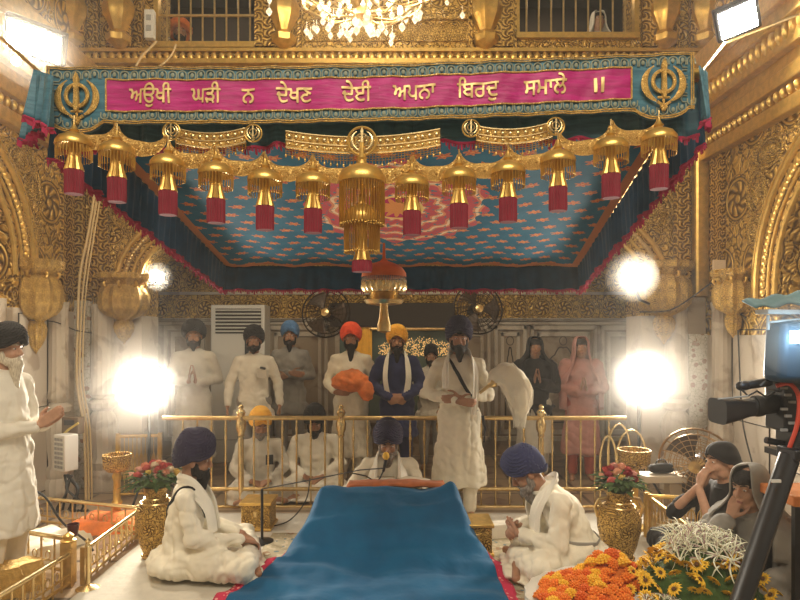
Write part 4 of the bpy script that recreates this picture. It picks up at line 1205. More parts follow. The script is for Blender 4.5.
# ---- film lamps and house lamps
def studio(label,px,py,Y,R,st,energy,stand_h=True,aim=(0,-1,-.1),name='studio_lamp',bracket=None):
    c=W(px,py,Y); t=thing(name,label,'lamp',c)
    d=Vector(aim).normalized(); q=d.to_track_quat('Z','Y').to_matrix(); T=lambda v:tuple(q@Vector(v))
    MB().lathe([(R*.35,-R*.9),(R*.5,-R*.8),(R*.7,-R*.3),(R*1.05,0),(R*1.0,.0),(R*.65,-R*.25)],(0,0,0),32).xf(T).build('reflector',M['darkmetal'],t)
    MB().lathe([(.001,R*.18),(R*.5,R*.14),(R*.85,R*.03),(R*.97,-.01),(.001,-.02)],(0,0,0),32).xf(T).build('lens',emis('lamp lens',(1,.93,.80),st),t)
    if stand_h:
        MB().tube([(0,0.05,0),(0,.05,-c[2]+.25)],.016,8).build('pole',M['darkmetal'],t)
        for k in range(3):
            a=2*PI*k/3+.4; MB().tube([(0,.05,-c[2]+.4),(.3*math.cos(a),.05+.3*math.sin(a),-c[2]+.01)],.012,6).build('leg',M['darkmetal'],t)
    if bracket is not None: MB().tube([(0,0,-R*.5)]+[np.asarray(b)-c for b in bracket],.014,8).build('bracket',M['darkmetal'],t)
    L=bpy.data.lights.new(name+'_light','SPOT'); L.energy=energy; L.color=(1,.88,.70); L.shadow_soft_size=R*.8; L.spot_size=math.radians(150); L.spot_blend=.6
    lo=bpy.data.objects.new(name+'_light',L); COL.objects.link(lo); lo.location=Vector(c)+d*(R*.3+.02); lo.rotation_euler=d.to_track_quat('-Z','Y').to_euler()
LAMP=[('blazing round film lamp on a stand at the left end of the railing',147,385,5.95,.21,60,260,True),
      ('blazing round film lamp on a stand at the right end of the railing',641,379,5.95,.21,60,260,True)]
studio(*LAMP[0],aim=(.12,-1,.0)); studio(*LAMP[1],aim=(-.12,-1,.0))
studio('smaller bright lamp bracketed to the gold capital at right, above the film lamp',632,277,6.1,.11,60,90,False,aim=(-.1,-1,-.1),name='wall_lamp',bracket=[W(640,300,6.1),W(655,306,6.35)])
studio('small bright lamp under the left arch beside the gold capital',158,277,6.6,.07,50,30,False,aim=(.1,-1,-.1),name='wall_lamp',bracket=[W(150,285,6.6),W(142,288,6.7)])
def panel(label,c,w,h,rot,en):
    t=thing('flood_panel',label,'lamp',c,rot=rot)
    MB().box((0,0,.05),(w+.06,h+.06,.08)).build('housing',M['darkmetal'],t,bevel=.01); MB().box((0,0,0),(w,h,.02)).build('diffuser',emis('panel light',(1,.94,.80),26),t)
    MB().tube([(0,0,.08),(0,0,.35)],.02,8).build('bracket',M['darkmetal'],t)
    L=bpy.data.lights.new('panel_light','AREA'); L.shape='RECTANGLE'; L.size=w; L.size_y=h; L.energy=en; L.color=(1,.88,.68)
    lo=bpy.data.objects.new('panel_light',L); COL.objects.link(lo); E=Euler(rot).to_matrix(); lo.location=Vector(c)+E@Vector((0,0,-.03)); lo.rotation_euler=rot
panel('bright flood panel high on the left wall beside the banner end',W(34,42,4.6),.36,.20,(-.85,.25,.35),60)
panel('bright flood panel high on the right wall beside the banner end',W(738,20,4.8),.26,.20,(-.85,-.25,-.45),40)
t=thing('globe_lamp','small glowing globe lamp below the left flood panel','lamp',W(16,61,4.6)); MB().ell((0,0,0),.035).build('globe',emis('globe light',(1,.92,.75),14),t); MB().tube([(0,0,.03),(-.05,.05,.12)],.012,6).build('arm',M['brass'],t)
# ================================================================ people
M['eyewhite']=M['eye']
def head_parts(mb,C,R,s,female=False):
    """C head centre, R 3x3 rotation (faces -Y in local), s scale"""
    T=lambda x,y,z: np.asarray(C)+np.array(R@Vector((x*s,y*s,z*s)))
    E=R.to_euler()
    def el(c,r): mb.ell(T(*c),tuple(q*s for q in r),rot=E,nu=20,nv=14)
    el((0,.018,.035),(.075,.093,.085)); el((0,-.022,-.03),(.060,.064,.078)); el((0,-.055,-.092),(.026,.028,.024))
    for q in (-1,1):
        el((q*.033,-.060,-.028),(.026,.022,.026)); el((q*.079,.008,-.002),(.010,.020,.032)); el((q*.045,-.02,-.07),(.020,.035,.030))
        mb.cap(T(q*.004,-.088,.030),.008*s,T(q*.045,-.070,.034),.010*s,8)
        el((q*.012,-.099,-.030),(.009,.010,.008))
        el((q*.031,-.0715,.012),(.017,.012,.011))
    mb.cap(T(0,-.083,.020),.009*s,T(0,-.107,-.022),.0125*s,10)
    mb.cap(T(-.015,-.084,-.057),.008*s,T(.015,-.084,-.057),.008*s,8); mb.cap(T(-.012,-.082,-.068),.008*s,T(.012,-.082,-.068),.008*s,8)
    return T,E
def turban(parent,mat,T,E,s,big=1.0,under=None,style=0,tall=1.0):
    nu,nv=72,30
    mb=MB(); rings=[]
    for j in range(nv+1):
        t=j/nv; row=[]
        for i in range(nu):
            th=2*PI*i/nu           # 0 = front
            fx,fy=math.sin(th),-math.cos(th)
            front=max(0,math.cos(th)); side=abs(math.sin(th)); back=max(0,-math.cos(th))
            zl=.026+.062*front**5-.014*side-.072*back
            zt=.192*tall+.010*front
            z=zl+(zt-zl)*math.sin(t*PI/2)**.92
            prof=math.cos(t*PI/2)**.52
            prof=prof*(1+.13*math.sin(min(1,t*1.6)*PI))
            rx=(.090)*big; ry=(.101)*big
            # wrapped layers: left and right bands rise to the front peak
            xx=fx; k=z*50+abs(xx)*5.5*(1.0 if (fx>0)==(style==0) else 1.18)
            saw=(k-math.floor(k)); lay=.013*(saw**1.3)*(1-t)**.3*big
            rr=prof
            if j==0: rr=.90
            x=fx*(rx*rr+lay); y=fy*(ry*rr+lay)+.010+ .012*t
            row.append(T(x,y,z))
        rings.append(row)
    inner=[T(math.sin(2*PI*i/nu)*.06,-math.cos(2*PI*i/nu)*.07+.01,.06) for i in range(nu)]
    mb.loft([inner]+rings)
    # crossing edges over the brow
    for q in (-1,1):
        for d in (0,.016,.032):
            pts=[]
            for i in range(9):
                a=i/8*1.25*q
                pts.append(T(math.sin(a)*(.097*big+.004),-math.cos(a)*(.112*big+.003)+.011,.086+d*1.15-.062*abs(math.sin(a))**1.0-.0*d))
            mb.tube(pts,[.0075*s*(.6+.4*math.sin(PI*(k+.5)/9)) for k in range(9)],7)
    o=mb.build('turban',mat,parent)
    if under is not None:
        u=MB(); u.ell(T(0,-.058,.075),(.035*s,.030*s,.030*s),rot=E); u.build('turban_inner_band',under,parent)
    return o
def beard(parent,mat,T,E,s,length=.10,w=1.0,vox=.007):
    mb=MB()
    def el(c,r): mb.ell(T(*c),tuple(q*s for q in r),rot=E,nu=16,nv=10)
    for q in (-1,1):
        el((q*.060,-.012,-.045),(.017*w,.026,.045)); el((q*.046,-.042,-.075),(.026*w,.030,.030))
        mb.cap(T(q*.004,-.096,-.046),.0085*s,T(q*.040,-.078,-.060),.008*s,8)
    el((0,-.062,-.098),(.045*w,.034,.026))
    L=length
    mb.cap(T(0,-.064,-.095),.042*s*w,T(0,-.062,-.095-L),.018*s*w,14,e=(1,1))
    f=lambda p:.005*noise.noise(Vector((p[0]*45,p[1]*45,p[2]*14)))+.002*noise.noise(Vector(p)*90)
    return remesh(mb,vox,'beard',mat,parent,1,f)
def face_bits(parent,T,E,s,browmat,closed=False,lips=True):
    e=MB()
    for q in (-1,1):
        e.ell(T(q*.031,-.0790,.0115),(.0115*s,.0060*s,.0052*s),rot=E,nu=12,nv=8,mi=0)
        e.ell(T(q*.031,-.0840,.0105),(.0048*s,.003*s,.0046*s),rot=E,nu=10,nv=6,mi=1)
    e.build('eyes',[M['eye'],M['iris']],parent)
    b=MB()
    for q in (-1,1): b.tube([T(q*.014,-.0935,.033),T(q*.030,-.090,.040),T(q*.050,-.074,.036)],[.0035*s,.0045*s,.002*s],6)
    b.build('eyebrows',browmat,parent)
    if lips:
        l=MB(); l.cap(T(-.016,-.089,-.060),.0042*s,T(.016,-.089,-.060),.0042*s,8); l.cap(T(-.011,-.0885,-.066),.0048*s,T(.011,-.0885,-.066),.0048*s,8); l.build('lips',M['lip'],parent)
def hand(mb,wr,d,n,side,curl=.5,s=1.0,thumb=.6,spread=.10):
    """wr wrist, d pointing direction, n palm normal (the side the fingers curl to), side +1: thumb on cross(d,n) side"""
    d=nrm(d); n=nrm(np.asarray(n)-np.dot(n,d)*d); x=np.cross(d,n)*side   # x points to the thumb
    P=lambda a,b,c: np.asarray(wr)+s*(a*d+b*x+c*n)
    for b in (-.024,-.008,.008,.024): mb.cap(P(.008,b*.75,0),.014*s,P(.078,b*1.15,0),.0125*s,8)
    L=[(.026,.040,.024,.020),(.009,.045,.027,.022),(-.009,.041,.025,.020),(-.026,.032,.020,.017)]
    for k,(b,a1,a2,a3) in enumerate(L):
        p=P(.082,b*1.15,0); ang=curl*.55+ k*.05*curl; dd=lambda g:nrm(math.cos(g)*d+math.sin(g)*n+ (b*spread*12)*x*.25)
        r=.0092*s
        q=p+dd(ang)*a1*s; mb.cap(p,r*1.08,q,r,8); ang+=curl*1.1; q2=q+dd(ang)*a2*s; mb.cap(q,r,q2,r*.92,8); ang+=curl*.7; q3=q2+dd(ang)*a3*s; mb.cap(q2,r*.92,q3,r*.8,8)
    p=P(.018,.026,.004); q=p+nrm(.62*d+.75*x+.25*thumb*n)*.042*s; mb.cap(p,.0145*s,q,.0115*s,8)
    q2=q+nrm(.85*d+.35*x+.45*thumb*n)*.030*s; mb.cap(q,.0115*s,q2,.0105*s,8); q3=q2+nrm(.95*d+.1*x+.5*thumb*n)*.022*s; mb.cap(q2,.0105*s,q3,.0085*s,8)
def stand_pose(**k):
    J=dict(pel=(0,.0,.95),ch=(0,.0,1.26),nk=(0,.015,1.445),hd=(0,-.01,1.60),shL=(.176,.01,1.380),shR=(-.176,.01,1.380),
      elL=(.255,.05,1.12),elR=(-.255,.05,1.12),wrL=(.07,-.19,1.06),wrR=(-.07,-.19,1.06),hipL=(.09,0,.92),hipR=(-.09,0,.92),
      knL=(.10,-.02,.50),knR=(-.10,-.02,.50),anL=(.10,.02,.09),anR=(-.10,.02,.09),
      hdL=(-1,-.25,-.15),hdR=(1,-.25,-.15),hnL=(0,1,0),hnR=(0,1,0),curlL=.5,curlR=.5,hrot=(0,0,0),kind='stand')
    J.update(k); return J
def sit_pose(**k):
    J=dict(pel=(0,.06,.14),ch=(0,.03,.40),nk=(0,.01,.585),hd=(0,-.03,.735),shL=(.178,.02,.530),shR=(-.178,.02,.530),
      elL=(.255,.0,.30),elR=(-.255,.0,.30),wrL=(.09,-.24,.22),wrR=(-.09,-.24,.22),hipL=(.10,.04,.13),hipR=(-.10,.04,.13),
      knL=(.33,-.26,.12),knR=(-.33,-.26,.12),anL=(-.10,-.34,.07),anR=(.10,-.36,.07),
      hdL=(-.8,-.4,-.3),hdR=(.8,-.4,-.3),hnL=(0,.3,-1),hnR=(0,.3,-1),curlL=.5,curlR=.5,hrot=(0,0,0),kind='sit')
    J.update(k); return J
def person(label,loc,rz,J,group=None,sc=1.0,skinm='skin',top='white',topname='kurta',trous='white',tur='black',beardc='hair_black',bl=.10,bw=1.0,
           hem=.40,vox=.0075,gvox=.013,big=1.05,hood=None,under=None,tall=1.0,sleeve=1.0,fold=1.0,style=0,seed=0,extra=None,face=True,hooddrop=.5,bare=False):
    t=thing('person',label,'person',loc,rz,group,sc)
    v=lambda k:np.array(J[k],float)
    Rh=Euler(J['hrot']).to_matrix()
    b=MB(); T,E=head_parts(b,v('hd'),Rh,1.0)
    nk=v('nk'); ch=v('ch'); pel=v('pel')
    skull=v('hd')+np.array(Rh@Vector((0,.02,-.045)))
    b.cap(nk+V3(0,0,-.03),.058,skull,.050,14)
    # trunk core
    b.cap(pel,.115,ch,.12,16,e=(1.15,.8),up=(0,1,0)); b.cap(ch,.12,(nk*.7+ch*.3),.085,16,e=(1.2,.75),up=(0,1,0))
    b.cap(v('shL')*.88+ch*.12,.036,v('shR')*.88+ch*.12,.036,12); b.cap(nk+V3(0,0,-.03),.042,v('shL')+V3(0,0,-.012),.032,10); b.cap(nk+V3(0,0,-.03),.042,v('shR')+V3(0,0,-.012),.032,10)
    for q in 'LR':
        b.chain([v('sh'+q),v('el'+q),v('wr'+q)],[.036,.033,.026],12)
        sd=1 if q=='L' else -1
        tdir=J.get('th'+q)
        d=nrm(v('hd'+q)); n=v('hn'+q)
        x=np.cross(d,nrm(n))
        up=np.array(J.get('up'+q,(0,0,1)),float); side=1 if np.dot(x,up)>=0 else -1
        hand(b,v('wr'+q)+d*.01,d,n,side,J['curl'+q])
        b.chain([v('hip'+q),v('kn'+q),v('an'+q)],[.08,.055,.038],12)
        an=v('an'+q)
        if J['kind']=='stand':
            td=nrm(V3(.15*sd,-1,0)); b.cap(an+V3(0,.03,-.05),.034,an+td*.13+V3(0,0,-.062),.026,12); b.cap(an+td*.13+V3(0,0,-.062),.026,an+td*.19+V3(0,0,-.07),.018,12,e=(1.4,1)); b.cap(an,.036,an+V3(0,0,-.05),.034,10)
        else:
            td=nrm(V3(-.9*sd,-.2,-.15)); b.cap(an,.034,an+td*.14,.026,12); b.cap(an,.034,an-td*.03,.034,12)
    remesh(b,vox,'body',M[skinm],t,2)
    if face: face_bits(t,T,E,1.0,M['hair_black'] if beardc!='hair_white' else M['hair_white'])
    if beardc: beard(t,M[beardc],T,E,1.0,bl,bw)
    if tur: turban(t,M[tur],T,E,1.0,big,M[under] if under else None,style,tall)
    # garment
    g=MB()
    def ring_loft(pts,n=24):
        rings=[]
        for c,rx,ry in pts:
            rings.append([np.asarray(c)+V3(rx*math.cos(a),ry*math.sin(a),0) for a in np.linspace(0,2*PI,n+1)[:-1]])
        g.loft(rings)
    sl=.064*sleeve
    shm=(v('shL')+v('shR'))/2
    # torso as capsules following spine (ellipse section aligned to shoulders)
    sv=nrm(v('shL')-v('shR'))
    def lim(p0,r0,p1,r1,e): g.cap(p0,r0,p1,r1,20,e=e,up=np.cross(sv,nrm(np.asarray(p1)-np.asarray(p0))))
    lim(pel,.150,ch,.142,(1.12,.84)); lim(ch,.142,nk*.62+ch*.38,.115,(1.22,.80))
    for q in 'LR':
        g.cap(v('sh'+q)*.97+nk*.03,.060,nk+V3(0,0,-.052),.066,14)
        w=v('el'+q)*.10+v('wr'+q)*.90
        g.chain([v('sh'+q),v('el'+q)],[sl*.97,sl*.92],14); 
        if not bare: g.cap(v('el'+q),sl*.95,w,sl*.72,14)
    if J['kind']=='stand':
        hz=hem; z0=pel[2]
        rr=[(pel+V3(0,0,.10),.165,.125),(pel,.185,.145),(pel+V3(0,0,-.2),.20,.155),(V3(pel[0],pel[1],(z0+hz)/2),.22,.165),(V3(pel[0],pel[1],hz+.02),.25,.175),(V3(pel[0],pel[1],hz),.24,.165)]
        ring_loft(rr)
    else:
        for q in 'LR':
            g.chain([v('hip'+q),v('kn'+q),v('an'+q)*.8+v('kn'+q)*.2],[.125,.095,.075],16)
        g.ell((v('knL')+v('knR')+v('hipL')+v('hipR'))/4+V3(0,0,-.03),(.27,.20,.075),nu=24)
        g.ell(pel+V3(0,.02,-.05),(.235,.19,.11),nu=24); g.ell((v('anL')+v('anR'))/2*V3(1,1,0)+V3(0,.06,.035),(.34,.16,.035),nu=24)
    if extra: extra(g,v,'garment')
    sd=seed*3.7
    def disp(p):
        z=p[2]; k=fold
        low=1.0 if J['kind']=='sit' else max(.35,min(1.7,(1.25-z)*1.8))
        rg=max(0,1-abs(noise.noise(Vector((p[0]*6+z*7+sd,p[1]*6,z*6-p[0]*5))))*4.5)
        rv=max(0,1-abs(noise.noise(Vector((p[0]*9+sd,p[1]*9,z*1.3+5))))*4.5)
        d=.012*low*noise.noise(Vector((p[0]*13+sd,p[1]*13,z*2.0)))+.009*noise.noise(Vector((p[0]*9,p[1]*9+sd,z*15+p[0]*6)))-.0065*rg-.008*rv*min(1,low)+.003*noise.noise(Vector((p[0]*30,p[1]*30,z*30)))
        dn=max(0,1-np.linalg.norm(p-v('nk'))/.26)
        return d*k*(1-.75*min(1,dn*2))
    gm=remesh(g,gvox,topname,M[top],t,2,disp)
    if J['kind']=='stand':
        l=MB()
        for q in 'LR': l.chain([v('hip'+q),v('kn'+q),v('an'+q)+V3(0,0,.0)],[.105,.082,.058],16)
        l.cap(v('hipL'),.11,v('hipR'),.11,14)
        remesh(l,gvox,'trousers',M[trous],t,1,lambda p:.006*noise.noise(Vector((p[0]*15,p[1]*15,p[2]*14+sd))))
    # collar and placket
    c=MB(); cr=[]
    for a in np.linspace(0,2*PI,25)[:-1]: cr.append(nk+V3(.066*math.cos(a),.062*math.sin(a)-.004,-.006-.020*max(0,-math.sin(a))))
    c.tube(cr,.014,8,closed=True); c.build('collar',M[top],t)
    if hood:
        hb=MB(); hb.ell(T(0,.0,.052),(.079,.088,.062),rot=E,nu=20,nv=12); hb.build('hair',M['hair_black'],t)
        h=MB(); Ch=v('hd'); nu,nv=44,26
        def hf(u,w,off=0):
            al=.78; th=al+(2*PI-2*al)*u        # 0 = face
            fx,fy=math.sin(th),-math.cos(th)
            if w<.5:
                k=w/.5; ph=(1-k)*PI/2; rr=math.cos(ph)**.5; z=.138*math.sin(ph)
                p=np.array([fx*(.100+off)*max(rr,.02),fy*(.118+off)*max(rr,.02)+.012,z])
                if w<.16:  # close over the crown
                    pass
                q=Ch+np.array(Rh@Vector(p))
            else:
                k=(w-.5)/.5
                p=np.array([fx*(.100+off),fy*(.118+off)+.012,0]); q0=Ch+np.array(Rh@Vector(p))
                sp=.6*k**1.2; base=nk*V3(1,1,0)+V3(fx*(.10+.16*min(1,k*1.8)),fy*(.10+.075*min(1,k*1.8)),Ch[2]-hooddrop*k)
                m=min(1,k*2.2); q=q0*(1-m)+base*m; q[2]=Ch[2]-hooddrop*k
            fo=.008*math.sin(th*9+w*5+seed)*(.2+.8*max(0,w-.3)); q=q+V3(fx*fo,fy*fo,0)
            return q
        h.grid(lambda u,w:hf(u,w),nu,nv)
        h.build('head_shawl',M[hood],t,solid=.010)
    return t,T,E,v
def scarf(t,pts,w,mat,name='scarf',th=.010,seed=0):
    mb=MB(); P=[np.asarray(p,float) for p in pts]; n=len(P); rings=[]
    # refine
    Q=[]
    for i in range(n-1):
        for k in range(6):
            u=k/6; p0=P[max(i-1,0)]; p1=P[i]; p2=P[i+1]; p3=P[min(i+2,n-1)]
            Q.append(.5*((2*p1)+(-p0+p2)*u+(2*p0-5*p1+4*p2-p3)*u*u+(-p0+3*p1-3*p2+p3)*u**3))
    Q.append(P[-1]); m=len(Q)
    for i in range(m):
        tg=nrm(Q[min(i+1,m-1)]-Q[max(i-1,0)])
        out=nrm(V3(Q[i][0],Q[i][1],0)+1e-6)
        sidev=nrm(np.cross(tg,out)); nn=np.cross(sidev,tg)
        rings.append([Q[i]+sidev*w*math.cos(a)+nn*(th*math.sin(a)+.006*math.sin(4*math.cos(a)*2+seed+i*.05)) for a in np.linspace(0,2*PI,17)[:-1]])
    mb.loft(rings); return mb.build(name,M[mat],t)
def folded_hands(z=1.16,y=-.20):   # palms together, pointing up
    return dict(wrL=(.035,y,z),wrR=(-.035,y,z),hdL=(-.12,-.35,1),hdR=(.12,-.35,1),hnL=(-1,0,0),hnR=(1,0,0),upL=(0,1,0),upR=(0,1,0),curlL=.04,curlR=.04)
def at(px,Y,z=0): return V3((px-400)/FPX*Y,Y,z)
PE='standing men behind the railing'
# --- standing behind the railing, left to right
t,T,E,v=person('man in dark turban and long cream robe, hands clasped, behind the left film lamp',at(194,6.75),-.0+.25,
   stand_pose(**folded_hands(1.12,-.22)),tur='blackcloth',top='offwhite',trous='offwhite',hem=.28,big=1.28,bl=.05,seed=1,sc=1.02)
t,T,E,v=person('man in black turban and white shirt with arms at his sides, by the air conditioner',at(254,6.75),.15,
   stand_pose(elL=(.27,.03,1.12),elR=(-.27,.03,1.12),wrL=(.29,-.03,.87),wrR=(-.29,-.03,.87),hdL=(0,-.1,-1),hdR=(0,-.1,-1),hnL=(-1,0,0),hnR=(1,0,0),upL=(0,-1,0),upR=(0,-1,0),curlL=.35,curlR=.35),
   tur='blackcloth',top='white',topname='shirt',trous='grey',hem=.72,big=1.16,bl=.03,seed=2,sc=.985)
pk=MB().box((.10,-.150,1.25),(.10,.012,.11),rot=(.1,0,0)); pk.build('breast_pocket',M['offwhite'],t); MB().cap(V3(.09,-.163,1.31),.012,V3(.13,-.16,1.30),.014).build('sunglasses',M['black'],t)
t,T,E,v=person('man in grey blue turban and pale shirt, arms folded, back by the marble panel',at(290,7.45),.1,
   stand_pose(wrL=(-.02,-.19,1.13),wrR=(.02,-.20,1.17)),tur='blueturban',top='grey',topname='shirt',trous='grey',hem=.66,big=1.1,bl=.08,seed=3,sc=1.02)
t,T,E,v=person('man in vermilion turban holding an orange cloth bundle',at(351,6.65),.05,
   stand_pose(wrL=(.04,-.24,1.06),wrR=(-.16,-.25,1.04),hdR=(1,-.3,0),hdL=(-1,-.3,0)),tur='redorange',top='cream',hem=.30,big=1.18,bl=.14,bw=1.1,seed=4,sc=1.0)
bd_=MB(); bd_.ell((0,0,0),(.185,.11,.115),nu=24,nv=14); bd_.ell((.16,-.01,-.10),(.09,.07,.11)); bd_.ell((-.12,0,-.02),(.09,.09,.08))
p=np.array(t.location)+V3(.03,-.33,1.17)
tb=thing('cloth_bundle','wrapped orange cloth bundle in the arms of the vermilion turbaned man','bundle',p)
remesh(bd_,.01,'wrapped_cloth',M['orange'],tb,2,lambda q:.022*noise.noise(Vector((q[0]*9+q[2]*8,q[1]*12,q[2]*16)))+.01*noise.noise(Vector((q[0]*30,q[1]*20,q[2]*26))))
t,T,E,v=person('man in amber yellow turban, navy coat and white scarf, hands held low',at(397,6.55),0,
   stand_pose(wrL=(.06,-.20,1.0),wrR=(-.06,-.20,1.0),hdL=(-1,-.1,-.35),hdR=(1,-.1,-.35),elL=(.28,.04,1.10),elR=(-.28,.04,1.10)),tur='yellow',top='navy',topname='coat',trous='navy',hem=.55,big=1.18,bl=.13,seed=5,sc=.985,sleeve=1.2)
scarf(t,[(-.10,-.155,1.03),(-.125,-.165,1.2),(-.115,-.125,1.36),(-.085,-.02,1.475),(0,.06,1.49),(.085,-.02,1.475),(.115,-.125,1.36),(.125,-.165,1.2),(.10,-.155,1.03)],.036,'white')
# attendant with the whisk, in front of the railing
t,T,E,v=person('attendant in navy turban and long white robe before the railing, holding a hair whisk',at(459,5.42),-.02,
   stand_pose(wrL=(-.0,-.20,1.10),wrR=(-.03,-.22,1.07),elL=(.27,.03,1.10),elR=(-.30,.03,1.12),hdR=(1,-.15,-.1),hdL=(-1,-.2,-.1)),
   tur='navydark',top='cream',trous='cream',hem=.29,big=1.2,bl=.09,bw=1.12,seed=6,sc=1.005,tall=1.12,under='blackcloth',vox=.006,gvox=.011,fold=1.15)
scarf(t,[(.11,-.185,.95),(.13,-.175,1.15),(.13,-.135,1.34),(.09,-.01,1.475),(0,.065,1.49),(-.09,-.01,1.475),(-.13,-.135,1.34),(-.13,-.175,1.18)],.04,'white',seed=2)
strap(t,[(-.10,.08,1.44),(-.10,-.08,1.43),(-.03,-.160,1.32),(.06,-.19,1.20),(.15,-.16,1.02),(.19,-.02,.95)],.016,M['blackcloth'],'shoulder_strap')
dg_=MB().tube([(.20,-.10,.93),(.22,-.11,.82),(.21,-.13,.70)],[.014,.012,.006],8); dg_.build('dagger_sheath',M['darkmetal'],t)
wk=np.array(t.location)
wh=thing('hair_whisk','big white hair whisk with a gold handle in the attendant\'s hand','whisk',wk+V3(.25,-.22,1.22))
MB().lathe([(.012,-.12),(.016,-.02),(.035,0),(.05,.03),(.045,.06),(.02,.08)],(0,0,0),16,rot=(0,.9,0)).build('handle',M['brass'],wh)
wb_=MB(); path=[(0.02,0,.02),(.06,0,.07),(.13,0,.09),(.20,0,.03),(.245,0,-.07),(.26,0,-.18),(.255,0,-.26)]; rs_=[.05,.08,.105,.12,.12,.10,.06]
wb_.chain(path,rs_,16,e=(.8,1))
remesh(wb_,.008,'hair_tuft',M['cream'],wh,3,lambda q:.006*noise.noise(Vector((q[0]*8+math.atan2(q[2]+.2,q[0])*3,q[1]*60,0))))
hs=MB(); rnd=random.Random(4)
for k in range(150):
    a=rnd.uniform(0,2*PI); q=rnd.uniform(.7,1.08); hs.tube([V3(*path[i])+rs_[i]*q*V3(math.cos(a)*(.6 if i<3 else 1),math.sin(a)*.85,math.sin(a+1)*.2 if i>2 else math.cos(a)*.9) for i in range(1,7)]+[V3(.25+.05*math.cos(a),.04*math.sin(a),-.32-rnd.uniform(0,.06))],.0016,3)
hs.build('loose_hairs',M['white'],wh)
# women at right
t,T,E,v=person('woman in black shawl with palms pressed together, behind the railing',at(535,6.9),-.1,
   stand_pose(**folded_hands(1.18,-.20)),tur=None,beardc=None,skinm='skin',top='blackcloth',topname='shawl_wrap',trous='offwhite',hem=.88,hood='blackcloth',seed=7,sc=.94,sleeve=1.45,hooddrop=.42)
l=MB(); l.loft([[V3(.20*math.cos(a)*k,.15*math.sin(a)*k,z) for a in np.linspace(0,2*PI,25)[:-1]] for z,k in ((.95,.9),(.7,1.0),(.45,1.1),(.33,1.14))]); remesh(l,.014,'tunic',M['offwhite'],t,2,lambda p:.013*noise.noise(Vector((p[0]*14,p[1]*14,p[2]*2))))
t,T,E,v=person('woman in dusty pink shawl beside the right film lamp, hands together',at(581,6.9),-.15,
   stand_pose(**folded_hands(1.08,-.20)),tur=None,beardc=None,skinm='skin',top='pink',topname='shawl_wrap',trous='redcloth',hem=.30,hood='pink',seed=8,sc=.94,sleeve=1.5,hooddrop=.75)
# two worshippers further back between the turbans
t,T,E,v=person('dimly seen person in dark clothes between the yellow and navy turbaned men',at(431,7.45),0,
   stand_pose(),tur='blackcloth',beardc='hair_black',top='offwhite',trous='grey',hem=.7,seed=9,sc=.86,big=1.0)
# --- seated behind the railing
t,T,E,v=person('seated man in yellow turban and white shirt behind the railing, looking down',at(260,6.12),.25,
   sit_pose(knL=(.24,-.26,.12),knR=(-.24,-.26,.12),hrot=(.35,0,.2)),tur='yellow',top='offwhite',topname='shirt',beardc='hair_grey',bl=.04,seed=10,sc=1.0,big=1.1)
MB().box((.09,-.128,.40),(.075,.012,.10),rot=(.15,0,0)).build('phone_in_pocket',M['black'],t)
t,T,E,v=person('seated man in black turban and white shirt behind the railing, head bowed',at(315,6.28),.1,
   sit_pose(knL=(.24,-.26,.12),knR=(-.24,-.26,.12),hrot=(.5,0,0),hd=(0,-.06,.72)),tur='blackcloth',top='white',topname='shirt',beardc='hair_black',bl=.10,seed=11,sc=1.04,big=1.05)
# --- reader at the book
def rd(g,v,k): g.ell((0,-.02,.16),(.30,.22,.12),nu=24)
t,T,E,v=person('reader in dark navy turban with grey beard seated at the scripture book','' or at(388,5.12,-.02),.02,
   sit_pose(hrot=(.42,0,.0),hd=(0,-.075,.735),wrL=(.17,-.30,.40),wrR=(-.19,-.30,.40),elL=(.30,-.02,.31),elR=(-.32,-.02,.33),hdL=(-.3,-1,-.1),hdR=(.3,-1,-.1),hnL=(0,0,-1),hnR=(0,0,-1),upL=(-1,0,0),upR=(1,0,0),curlL=.2,curlR=.2),
   tur='navydark',top='cream',beardc='hair_grey',bl=.11,bw=1.12,seed=12,sc=1.05,big=1.16,vox=.006,gvox=.010,fold=1.3,extra=rd)
scarf(t,[(-.12,-.15,.20),(-.125,-.155,.36),(-.115,-.11,.50),(-.08,-.0,.60),(0,.065,.62),(.08,0,.60),(.115,-.11,.50),(.125,-.155,.36),(.12,-.15,.20)],.05,'white',seed=1)
# --- seated attendants on the platform
t,T,E,v=person('attendant in dark navy turban and white robe seated cross legged at left',at(190,4.12,.012),PI/2+.25,
   sit_pose(hrot=(.12,0,.0),wrL=(.10,-.33,.20),wrR=(-.08,-.33,.22),elL=(.25,-.04,.28),elR=(-.25,-.04,.30),hdL=(-.75,-.7,-.35),hdR=(.6,-.8,-.35),curlL=.6,curlR=.5,knL=(.30,-.33,.12),knR=(-.30,-.33,.12),anL=(-.10,-.40,.07),anR=(.10,-.40,.07)),
   tur='navydark',top='cream',beardc='hair_black',bl=.12,bw=1.1,seed=13,sc=1.05,big=1.12,tall=1.12,vox=.0055,gvox=.009,fold=1.35)
scarf(t,[(-.13,-.15,.30),(-.125,-.12,.46),(-.09,-.01,.60),(0,.07,.62),(.09,-.01,.60),(.125,-.12,.46),(.13,-.16,.25)],.045,'white',seed=3)
strap(t,[(.10,.16,.30),(.0,.16,.42),(-.10,.12,.53),(-.115,.0,.60),(-.10,-.10,.50),(0,-.155,.38)],.014,M['blackcloth'],'shoulder_strap')
